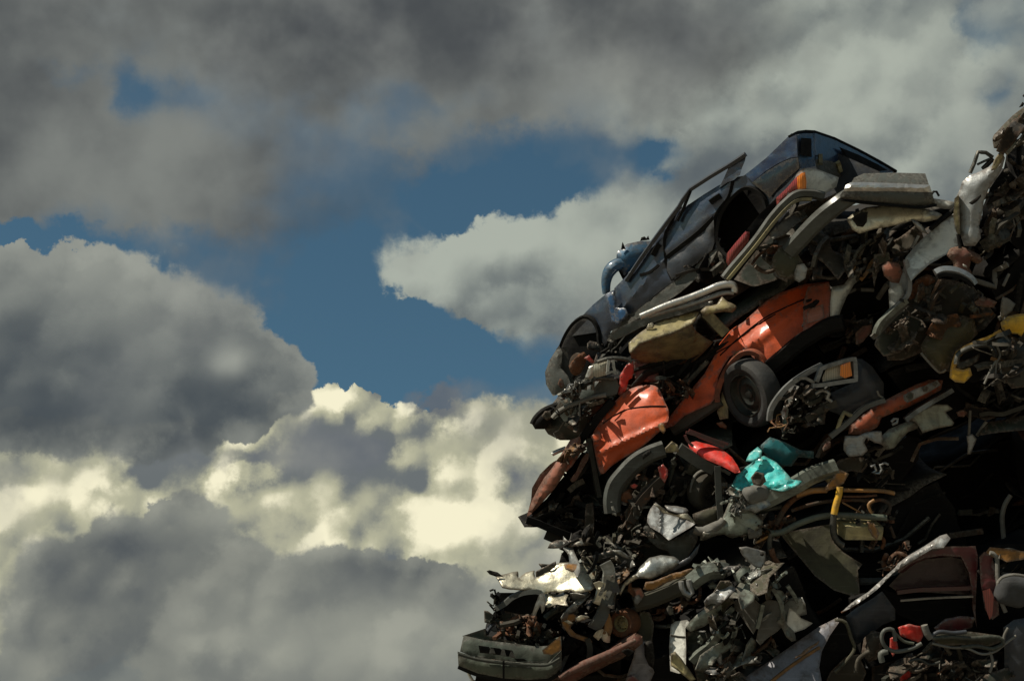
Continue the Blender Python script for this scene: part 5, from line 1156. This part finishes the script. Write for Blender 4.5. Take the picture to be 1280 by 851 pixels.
t = T('crushed_car', 'twisted steel door frame and folded silver strips beside the tin roof', 'crushed car', (765, 745, -1.0))
ty = wheel(t, (781, 778, -1.15), (-.55, .05, .85), .115, .16, MAT['rusty'], MAT['cream'], .55)
for q, m_, w_ in (('790,210 810,260 800,330 770,400', 'silver', .05), ('820,300 790,400 770,480 730,540', 'grey_plastic', .05), ('800,260 830,310 840,360', 'slate_low', .035), ('740,340 770,330 760,380 745,420', 'tin', .04),
                  ('790,470 800,520 790,570', 'ochre', .035), ('740,590 770,560 790,590 810,595', 'tin', .03), ('720,540 740,500 760,470', 'slate_low', .04), ('700,590 708,640 705,720', 'dark_green', .025)):
    sweep(t, 'folded_strip', 7, q, [(-w_, -.012), (0, -.02), (w_, -.01), (w_ * .8, .014), (0, .01), (-w_, .012)], MAT[m_], c=-1.25, cr=.012, step=3)
panel(t, 'door_frame', 7, '700,180 760,165 830,145 880,160 930,200 900,240 850,210 800,200 740,215', MAT['dark_metal'], c=-1.05, res=3, cr=.06, cs=.1)
panel(t, 'bright_edge', 7, '820,150 860,148 900,175 905,192 870,182', MAT['silver'], c=-1.15, res=2.6, cr=.03)
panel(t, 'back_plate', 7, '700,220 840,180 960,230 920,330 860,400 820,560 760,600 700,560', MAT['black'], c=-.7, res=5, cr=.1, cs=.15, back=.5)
litter(t, 7, '700,200 860,170 900,260 840,380 800,540 720,560', 44, 74, c=(-1.2, -.85), mats=('dark_metal', 'black_rust', 'black', 'dark_green', 'olive', 'ochre'), s=.7)
litter(t, 7, '600,110 700,120 880,150 860,190 700,190 600,190', 30, 75, c=(-1.0, -.6), mats=('dark_metal', 'dark_green', 'black', 'olive'), s=.9)
litter(t, 0, '702,665 760,660 800,680 790,705 735,705 705,695', 24, 76, c=(-.6, -.2), mats=('dark_metal', 'dark_green', 'black'), s=.7)

t = T('torn_panel', 'pale torn wing sheet with a bright curled tip right of the twisted door frame', 'metal sheet', (810, 705, -1.0))
panel(t, 'sheet', 13, '0,280 30,240 70,220 100,180 150,130 220,115 290,125 330,150 280,190 220,225 160,250 90,245 40,262 0,300', MAT['silver'], c=-1.15, gy=-.3, res=2.8, bulge=.05, cr=.06, cs=.12, jag=.6)
panel(t, 'curled_tip', 13, '-30,330 0,270 30,242 70,225 85,240 50,262 10,290 -20,345', MAT['tin'], c=-1.22, res=2.4, cr=.03)
panel(t, 'dull_sheet', 13, '330,150 380,120 430,60 445,40 430,100 380,160 320,190 270,220 220,235 270,195', MAT['slate_low'], c=-1.1, res=3, cr=.03)

t = T('car_axle', 'rust and olive car axle with a pale clamp above the white box', 'axle', (860, 730, -1.1))
sweep(t, 'axle_tube', 13, '60,400 140,372 230,340 320,300 390,270 460,225 520,200 600,195', [(-.07, -.04), (.05, -.05), (.07, .0), (.03, .05), (-.05, .05)], MAT['olive'], c=-1.2, step=4, cr=.006)
sweep(t, 'steel_sleeve', 13, '390,275 440,235 500,205 570,198 600,205', [(-.06, -.04), (.06, -.04), (.065, .02), (0, .055), (-.065, .02)], MAT['silver_green'], c=-1.28, step=4)
panel(t, 'rust_plate', 13, '110,310 130,270 200,255 240,235 320,210 400,190 395,215 330,245 250,270 200,300 140,320', MAT['ochre'], c=-1.22, res=2.8, cr=.05, cs=.1, jag=.8)
panel(t, 'rust_plate', 13, '20,320 30,270 40,250 45,300 90,300 110,330 60,400 50,350', MAT['rusty'], c=-1.2, res=2.6, cr=.04, cs=.08)
tube(t, 'clamp', 13, '335,265 340,300 355,330 385,345 400,330 385,290 380,255', .022, MAT['pale_grey'], c=-1.34)
panel(t, 'knuckle', 13, '60,380 65,350 90,340 105,370 80,400 65,398', MAT['grey_dust'], c=-1.3, res=2.4, cr=.03, back=.06)
panel(t, 'leather_patch', 13, '60,310 100,305 120,345 100,375 70,350', MAT['pink_orange'], c=-1.26, res=2.6, cr=.03, back=.04)
litter(t, 13, '380,180 560,165 620,190 560,200 440,190', 10, 77, c=(-1.3, -1.2), mats=('silver_green', 'dark_metal', 'rusty'), s=.5)
litter(t, 13, '150,400 380,330 440,360 400,440 260,480 180,470', 24, 78, c=(-1.1, -.8), mats=('black', 'black_rust', 'rusty', 'dark_metal'), s=.7)

t = T('crushed_car', 'silver green mangled car body with folded panels beside the white box', 'crushed car', (925, 780, -1.1))
panel(t, 'white_box', 13, '275,520 300,500 370,490 385,505 360,540 365,660 362,800 320,805 272,790 265,650', MAT['white'], c=-1.3, gx=-.4, gy=-.2, res=3.5, cr=.03, cs=.2, back=.2)
sweep(t, 'box_seam', 13, '272,580 320,590 360,592', [(-.008, -.006), (.008, -.006), (.008, .015), (-.008, .015)], MAT['grey_dust'], c=-1.42)
panel(t, 'torn_cover', 13, '275,690 300,675 340,720 380,780 420,840 390,850 330,800 275,760', MAT['cream'], c=-1.4, res=2.8, cr=.05, cs=.1)
panel(t, 'upper_beam', 13, '385,500 440,450 520,390 600,335 640,300 645,380 600,430 540,480 470,530 390,560 365,540', MAT['silver_green'], c=-1.32, res=3, bulge=.04, cr=.06, cs=.14, back=.15)
panel(t, 'middle_fold', 13, '365,560 440,540 540,480 620,420 640,460 560,540 480,620 400,700 365,690', MAT['dark_green'], c=-1.22, res=3.2, cr=.08, cs=.1)
sweep(t, 'strut_edge', 13, '395,735 440,690 500,640 560,570 640,480', [(-.03, -.02), (.03, -.02), (.035, .015), (-.02, .03)], MAT['silver_green'], c=-1.36, cr=.008)
panel(t, 'lower_skin', 13, '400,740 500,650 580,570 660,500 720,560 760,640 740,700 700,760 640,851 560,900 440,880', MAT['dark_green'], c=-1.2, res=4, bulge=.06, cr=.07, cs=.2, back=.4)
panel(t, 'bright_dent', 13, '430,760 470,710 520,650 545,640 575,700 578,760 560,755 540,715 500,740 450,758', MAT['pale_grey'], c=-1.36, res=2.8, cr=.05, cs=.1, jag=.5)
panel(t, 'tan_panel', 13, '645,380 700,345 760,360 800,400 790,470 780,540 760,575 720,520 680,460 650,430', MAT['grey_dust'], c=-1.35, gx=-.3, res=3, cr=.08, cs=.2, back=.1)
panel(t, 'tan_panel', 13, '800,400 850,370 900,380 930,430 940,520 900,560 840,600 800,640 775,610 790,540 810,470', MAT['grey_dust'], c=-1.38, gx=-.3, res=3, cr=.08, cs=.2, back=.1)
panel(t, 'upper_flange', 13, '675,65 720,60 780,75 830,90 830,150 815,190 770,180 730,150 695,110', MAT['pale_grey'], c=-1.38, res=2.6, cr=.03, cs=.1)
panel(t, 'flange_hole', 13, '800,98 815,96 822,108 812,118 800,112', MAT['black'], c=-1.45, res=2)
panel(t, 'neck', 13, '640,230 700,170 770,190 840,200 850,250 880,300 850,340 780,330 700,300 660,280', MAT['silver_green'], c=-1.3, res=2.8, bulge=.04, cr=.09, cs=.1, back=.1)
panel(t, 'side_leg', 13, '880,310 930,320 960,360 1000,420 1034,450 1034,540 1000,560 950,530 930,440 905,370', MAT['silver_green'], c=-1.35, res=2.8, cr=.07, cs=.12, back=.15)
panel(t, 'bright_foot', 13, '970,420 1010,440 1040,480 1110,510 1060,545 1000,565 950,530', MAT['white'], c=-1.38, res=2.8, cr=.04, cs=.12, back=.1)
for q in ('870,305 910,370 930,440 935,520', '780,540 800,470 815,400', '650,540 640,580 630,600 650,560 655,520', '960,290 1000,350 1020,390'):
    sweep(t, 'folded_edge', 13, q, [(-.016, -.02), (.016, -.02), (.014, .02), (-.014, .02)], MAT['silver_green'], c=-1.44)
tube(t, 'ring', 13, '500,300 520,285 545,300 548,340 530,360', .024, MAT['silver_green'], c=-1.2)
tube(t, 'ring', 13, '625,560 645,510 660,530 650,580 632,600', .016, MAT['grey_dust'], c=-1.4)
box(t, 'hull', (905, 800, -.6), (1.5, .95, 1.1), (30, 10, 0), MAT['black'], cr=.15, cs=.3, n=.07)
litter(t, 13, '390,560 620,420 700,560 560,600 430,700', 22, 79, c=(-1.45, -1.2), mats=('silver_green', 'dark_metal', 'dark_green', 'alu', 'black'), s=.6)
litter(t, 13, '620,200 900,200 1000,380 940,420 800,360 640,330', 22, 80, c=(-1.36, -1.15), mats=('silver_green', 'grey_dust', 'dark_metal', 'dark_green', 'black'), s=.55)
litter(t, 13, '420,840 560,720 760,600 900,620 700,851', 24, 81, c=(-1.4, -1.15), mats=('dark_green', 'dark_metal', 'mud', 'rust_dark'), s=.9)

for poly, nn, sd, cc_ in (('430,400 560,330 640,330 640,470 560,560 450,560', 5, 181, (-1.5, -1.35)), ('640,180 880,230 930,330 900,380 640,350', 6, 182, (-1.5, -1.38)),
                          ('560,600 700,600 760,740 640,851 480,851', 6, 183, (-1.4, -1.25)), ('900,420 980,450 970,540 900,580', 2, 184, (-1.5, -1.4))):
    litter(t, 13, poly, nn, sd, c=cc_, mats=('silver_green', 'pale_grey', 'silver', 'olive'), s=1.05, kinds='s')
t = T('crushed_car', 'lilac grey door skin hanging below the rust red beam', 'crushed car', (803, 825, -1.2))
panel(t, 'skin', 7, '940,620 990,600 1000,680 1020,720 1032,760 1000,830 880,830 900,760 925,690', MAT['lilac'], c=-1.25, res=3.5, bulge=.03, cr=.02, back=.2)
panel(t, 'dark_curve', 7, '985,610 1020,600 1030,680 1025,740 1005,720 985,670', MAT['black'], c=-1.3, res=3, bulge=.03)
panel(t, 'green_sheet', 7, '940,540 960,455 1010,460 1030,520 1020,600 985,620 950,580', MAT['olive'], c=-1.1, res=3, cr=.05, cs=.12)
panel(t, 'pink_patch', 7, '885,830 895,780 930,770 955,800 960,830', MAT['maroon'], c=-1.32, res=3, jag=1)

# ================================================================== bottom right
t = T('crushed_car', 'dark red car with pale roof edge lying on its side at the lower right', 'crushed car', (1150, 730, -.9))
panel(t, 'roof_edge', 8, '585,410 620,378 680,340 740,285 790,240 800,225 840,195 900,160 960,120 985,112 1000,130 975,165 930,170 880,200 820,235 780,262 720,325 660,370 610,400', MAT['pale_grey'], c=-1.25, gx=-.3, gy=-.5, res=3, bulge=.03, cr=.03, cs=.2, back=.15, label='pale grey roof edge')
panel(t, 'body_skin', 8, '800,240 880,195 935,165 1000,160 1060,160 1095,158 1105,200 1100,300 1095,400 1100,470 1085,400 1080,320 1070,260 1040,200 960,195 900,205 850,225 800,262', MAT['maroon'], c=-1.1, res=3.5, cr=.03, back=.2)
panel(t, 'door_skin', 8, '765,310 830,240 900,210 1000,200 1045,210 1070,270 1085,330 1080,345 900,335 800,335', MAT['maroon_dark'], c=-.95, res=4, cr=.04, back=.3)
sweep(t, 'belt_line', 8, '795,335 880,325 960,322 1080,318', [(-.02, -.02), (.02, -.02), (.016, .02), (-.016, .02)], MAT['maroon'], c=-1.1)
sweep(t, 'chrome_strip', 8, '808,366 880,360 960,355 1085,350', [(-.010, -.01), (.010, -.01), (.008, .015), (-.008, .015)], MAT['alu'], c=-1.14)
panel(t, 'lower_door', 8, '740,320 800,345 900,370 1085,355 1095,450 1000,440 900,470 850,440 800,420 760,360', MAT['black'], c=-.9, res=5, cr=.06, back=.3)
panel(t, 'bulkhead', 8, '600,425 640,395 700,360 740,330 790,400 790,440 740,460 690,500 640,540 620,500', MAT['slate_low'], c=-1.0, res=3.5, bulge=.05, cr=.04, back=.3)
panel(t, 'rear_arch', 8, '505,590 510,560 540,500 580,425 600,425 622,500 635,550 610,600 560,650 540,674 520,674 500,620', MAT['black'], c=-1.15, res=3.5, cr=.06, back=.4)
tube(t, 'arch_edge', 8, '560,440 600,450 622,510 634,552 600,600 560,640', .014, MAT['olive'], c=-1.3)
panel(t, 'arch_skin', 8, '540,640 600,580 650,570 680,640 660,690 520,690', MAT['mud'], c=-1.2, res=3.5, cr=.06, cs=.12, back=.2)
panel(t, 'tail_panel', 8, '1110,200 1130,180 1160,200 1180,300 1185,420 1160,440 1130,400 1115,300', MAT['maroon'], c=-1.2, res=3, cr=.05, cs=.12, back=.2)
panel(t, 'red_lamp', 8, '1122,330 1150,320 1165,350 1160,420 1150,440 1135,400', MAT['lens_red'], c=-1.28, res=2.6, cr=.01, back=.05)
tube(t, 'door_seal', 8, '1150,185 1175,200 1180,280 1190,360 1210,410', .018, MAT['grey_dust'], c=-1.25)
panel(t, 'torn_skin', 8, '935,470 980,435 1040,425 1095,430 1080,470 1000,490 950,485', MAT['maroon'], c=-1.15, res=3, cr=.06, cs=.1)
tube(t, 'rust_edge', 8, '585,415 640,380 700,330 760,270', [.008, .006, .009, .004], MAT['rusty'], c=-1.24, wob=1)
box(t, 'hull', (1170, 760, -.1), (1.6, .9, 1.2), (20, 0, 0), MAT['black'], cr=.12, cs=.3, n=.08)
litter(t, 8, '820,160 900,130 860,180 780,240 700,260', 12, 82, c=(-1.1, -.9), mats=('rusty', 'rust_dark'), s=.6, kinds='wwhb')

t = T('crushed_car', 'pale lilac grey smooth car roof sloping across the bottom edge of the heap', 'crushed car', (1000, 820, -1.2))
rfp = panel(t, 'roof', 8, '180,700 230,650 320,590 420,520 500,465 570,430 575,450 540,500 510,560 500,620 515,700', MAT['lilac'], c=-1.35, gy=-.45, gx=-.15, res=4.5, bulge=.04, cr=.015, cs=.5, back=.5)
sweep(t, 'roof_gutter', 0, on(rfp, 8, '300,690 360,640 430,590 500,545', -.002), [(-.012, -.01), (.012, -.01), (.010, .012), (-.010, .012)], MAT['ochre'])
panel(t, 'gutter_rust', 8, '405,590 440,560 500,520 490,535 440,575', MAT['ochre'], c=-1.55, gy=-.45, gx=-.15, res=2.6, jag=1)
t = T('hose_tangle', 'knot of grey hoses and red plastic in front of the dark red car', 'hoses', (1120, 800, -1.3))
for q, r_, m_ in (('890,530 850,550 790,560 750,540 738,505 750,480 780,478 790,520', .030, 'grey_plastic'), ('780,480 820,520 860,530', .022, 'olive_plastic'), ('740,600 735,570 760,560', .045, 'grey_plastic'),
                  ('900,460 910,490 925,510', .05, 'grey_dust'), ('930,510 1000,505 1080,510 1150,505 1190,510 1200,530 1160,550 1100,540 1040,545', .03, 'dark_green'),
                  ('930,530 1000,545 1060,548 1120,570 1170,560 1210,530 1250,500', .018, 'grey_dust'), ('930,500 960,485 1010,490 1060,485', .03, 'slate_low'), ('1200,540 1205,500 1220,470', .02, 'grey_dust'),
                  ('840,600 880,590 920,610 960,600', .02, 'dark_metal'), ('1150,560 1160,600 1150,640', .02, 'grey_dust'), ('690,560 650,590 640,640', .03, 'mud')):
    tube(t, 'hose', 8, q, r_ * .55, MAT[m_], c=-1.45, seg=9, step=3)
panel(t, 'red_plastic', 8, '800,470 840,455 885,465 895,500 880,525 840,510 810,500', MAT['red'], c=-1.35, res=2.6, cr=.07, cs=.07, jag=.6)
panel(t, 'red_plastic', 8, '770,510 790,500 800,550 780,580 768,550', MAT['red'], c=-1.35, res=2.6, cr=.04)
panel(t, 'red_plastic', 8, '790,640 830,620 850,640 845,674 810,674', MAT['red'], c=-1.3, res=2.6, cr=.05, cs=.08)
panel(t, 'dusty_ball', 8, '660,570 670,510 700,480 750,490 740,540 720,590 690,600', MAT['mud'], c=-1.2, res=3, bulge=.1, cr=.04, back=.2)
panel(t, 'trim_blade', 8, '930,510 960,480 1080,485 1190,500 1205,520 1150,540 1040,535 960,540', MAT['olive'], c=-1.35, res=3, bulge=.03, cr=.02, back=.1)
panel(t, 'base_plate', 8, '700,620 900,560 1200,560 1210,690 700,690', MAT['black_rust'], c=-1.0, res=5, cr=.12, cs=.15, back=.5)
litter(t, 8, '760,600 900,560 1180,570 1180,674 780,674', 50, 83, c=(-1.35, -1.05), mats=('dark_metal', 'black_rust', 'rust_dark', 'mud', 'dark_green'), s=.8)

t = T('seat_cushion', 'grey cloth head rest and seat back wedged at the right edge of the frame', 'car seat', (1265, 740, -1.2))
box(t, 'head_rest', (1266, 738, -1.25), (.27, .26, .16), (-14, 8, 0), MAT['grey_fabric'], cr=.008, rnd=.08, n=.025)
tube(t, 'piping', 8, '1180,300 1195,280 1240,268 1290,275', .012, MAT['grey_dust'], c=-1.38)
panel(t, 'seat_back', 8, '1200,470 1240,440 1300,430 1340,440 1340,700 1205,700 1205,560', MAT['slate_low'], c=-1.25, res=4, bulge=.08, cr=.02, back=.4)
t = T('torn_panel', 'dull mustard strip of bodywork above the grey cloth head rest', 'metal sheet', (1255, 692, -1.2))
panel(t, 'strip', 8, '1128,190 1150,163 1200,168 1290,180 1340,180 1340,195 1280,210 1215,220 1190,208 1150,200', MAT['ochre'], c=-1.2, res=3, cr=.03, cs=.2, back=.15)
litter(t, 8, '1130,200 1200,225 1280,240 1200,290', 8, 84, c=(-1.2, -1.0), mats=('black', 'dark_metal'))

# ================================================================== body of the heap behind: flattened cars, each its own
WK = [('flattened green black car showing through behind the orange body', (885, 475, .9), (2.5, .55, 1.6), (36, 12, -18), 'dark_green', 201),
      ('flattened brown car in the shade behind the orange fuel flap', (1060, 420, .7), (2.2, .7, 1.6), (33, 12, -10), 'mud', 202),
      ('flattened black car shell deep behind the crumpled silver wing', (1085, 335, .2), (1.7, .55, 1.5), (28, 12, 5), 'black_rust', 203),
      ('flattened grey car deep in the shade under the dark red bumper skin', (1185, 590, 1.2), (2.4, .9, 1.6), (25, 8, 0), 'black', 204),  # this row and the next two: black colour stands in for the hollow's shade
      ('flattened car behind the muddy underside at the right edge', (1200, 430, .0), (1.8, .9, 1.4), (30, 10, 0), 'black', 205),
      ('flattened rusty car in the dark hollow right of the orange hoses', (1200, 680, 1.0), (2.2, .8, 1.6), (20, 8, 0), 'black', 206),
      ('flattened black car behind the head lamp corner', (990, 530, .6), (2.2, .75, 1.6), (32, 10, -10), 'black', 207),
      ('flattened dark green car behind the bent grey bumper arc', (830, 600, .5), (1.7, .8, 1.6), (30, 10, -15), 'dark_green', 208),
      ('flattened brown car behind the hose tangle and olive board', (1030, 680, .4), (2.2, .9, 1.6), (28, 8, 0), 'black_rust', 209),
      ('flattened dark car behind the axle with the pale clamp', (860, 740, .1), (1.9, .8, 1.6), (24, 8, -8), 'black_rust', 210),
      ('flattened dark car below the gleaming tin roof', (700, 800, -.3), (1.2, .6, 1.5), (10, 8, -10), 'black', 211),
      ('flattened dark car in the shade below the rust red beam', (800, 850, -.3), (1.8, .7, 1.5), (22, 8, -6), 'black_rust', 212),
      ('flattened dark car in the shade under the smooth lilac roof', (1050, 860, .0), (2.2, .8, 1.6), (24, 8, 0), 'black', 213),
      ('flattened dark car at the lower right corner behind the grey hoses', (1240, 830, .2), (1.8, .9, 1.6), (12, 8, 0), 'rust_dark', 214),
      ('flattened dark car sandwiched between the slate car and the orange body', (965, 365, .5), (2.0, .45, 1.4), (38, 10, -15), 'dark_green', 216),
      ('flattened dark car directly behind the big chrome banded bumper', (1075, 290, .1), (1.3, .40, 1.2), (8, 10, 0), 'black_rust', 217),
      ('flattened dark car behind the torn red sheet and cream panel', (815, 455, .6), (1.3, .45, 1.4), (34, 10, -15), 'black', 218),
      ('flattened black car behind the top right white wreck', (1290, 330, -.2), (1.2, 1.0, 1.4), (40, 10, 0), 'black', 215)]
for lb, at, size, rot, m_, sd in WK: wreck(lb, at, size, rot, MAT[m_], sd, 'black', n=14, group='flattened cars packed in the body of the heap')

# lower courses down to the ground, below the picture
gz = 0.0
for k, (x, y, z, m_) in enumerate([(1.2, 12.2, .45, 'silver_green'), (3.9, 11.9, .5, 'rusty'), (1.6, 13.9, .5, 'dark_red'), (4.4, 13.8, .45, 'slate_low'), (1.9, 11.9, 1.35, 'slate_low'), (4.6, 12.1, 1.4, 'mud'),
                               (1.8, 13.6, 1.35, 'olive'), (4.5, 13.6, 1.3, 'black_rust'), (1.3, 11.8, 2.25, 'dark_green'), (4.1, 11.9, 2.3, 'orange_dull'), (1.9, 13.5, 2.25, 'dark_metal'), (4.6, 13.6, 2.2, 'rusty'),
                               (1.7, 11.6, 3.05, 'black_rust'), (4.3, 11.8, 3.1, 'slate_low'), (2.0, 13.6, 3.1, 'mud'), (4.8, 13.6, 3.1, 'dark_green')]):
    # world position back to survey coordinates
    v = np.array([x, y, z]) - CAM; dd = v @ FW
    at = (640 + FPX * (v @ RT) / dd, 425.5 - FPX * (v @ UP) / dd, dd - D0)
    wreck('flattened car in the lower courses of the heap, below the picture', at, (2.9, .8, 1.6), (random.Random(k).uniform(-4, 4), 24, random.Random(k).uniform(-8, 8)), MAT[m_], 300 + k, 'black_rust', n=6, group='flattened cars under the heap')

for k, (x, y, c_, a_, m_) in enumerate([(1480, 330, -.3, 8, 'silver_green'), (1500, 450, -.4, -5, 'dark_metal'), (1470, 570, -.3, 6, 'rusty'), (1500, 690, -.5, -4, 'slate_low'), (1480, 810, -.5, 5, 'dark_red'), (1440, 240, .2, 12, 'black_rust')]):
    wreck('flattened car in the part of the heap that runs on beyond the right edge', (x, y, c_), (2.6, .8, 1.7), (a_, 14, -6), MAT[m_], 400 + k, 'black_rust', n=8, group='flattened cars beyond the right edge')

# ================================================================== ground
def ground():
    mt = bpy.data.materials.new('yard_dirt'); mt.use_nodes = True; N, L = mt.node_tree.nodes, mt.node_tree.links
    b = N['Principled BSDF']; b.inputs['Roughness'].default_value = .95
    tc = N.new('ShaderNodeTexCoord'); n = N.new('ShaderNodeTexNoise'); n.inputs['Scale'].default_value = .8; n.inputs['Detail'].default_value = 10
    L.new(tc.outputs['Object'], n.inputs['Vector']); r = N.new('ShaderNodeValToRGB')
    r.color_ramp.elements[0].color = (.11, .095, .072, 1); r.color_ramp.elements[1].color = (.24, .205, .155, 1)
    L.new(n.outputs['Fac'], r.inputs[0]); L.new(r.outputs[0], b.inputs['Base Color'])
    me = bpy.data.meshes.new('ground'); s = 2500; me.from_pydata([(-s, -s, 0), (s, -s, 0), (s, s, 0), (-s, s, 0)], [], [(0, 1, 2, 3)]); me.materials.append(mt)
    o = bpy.data.objects.new('ground', me); COL.objects.link(o); o['kind'] = 'structure'
ground()
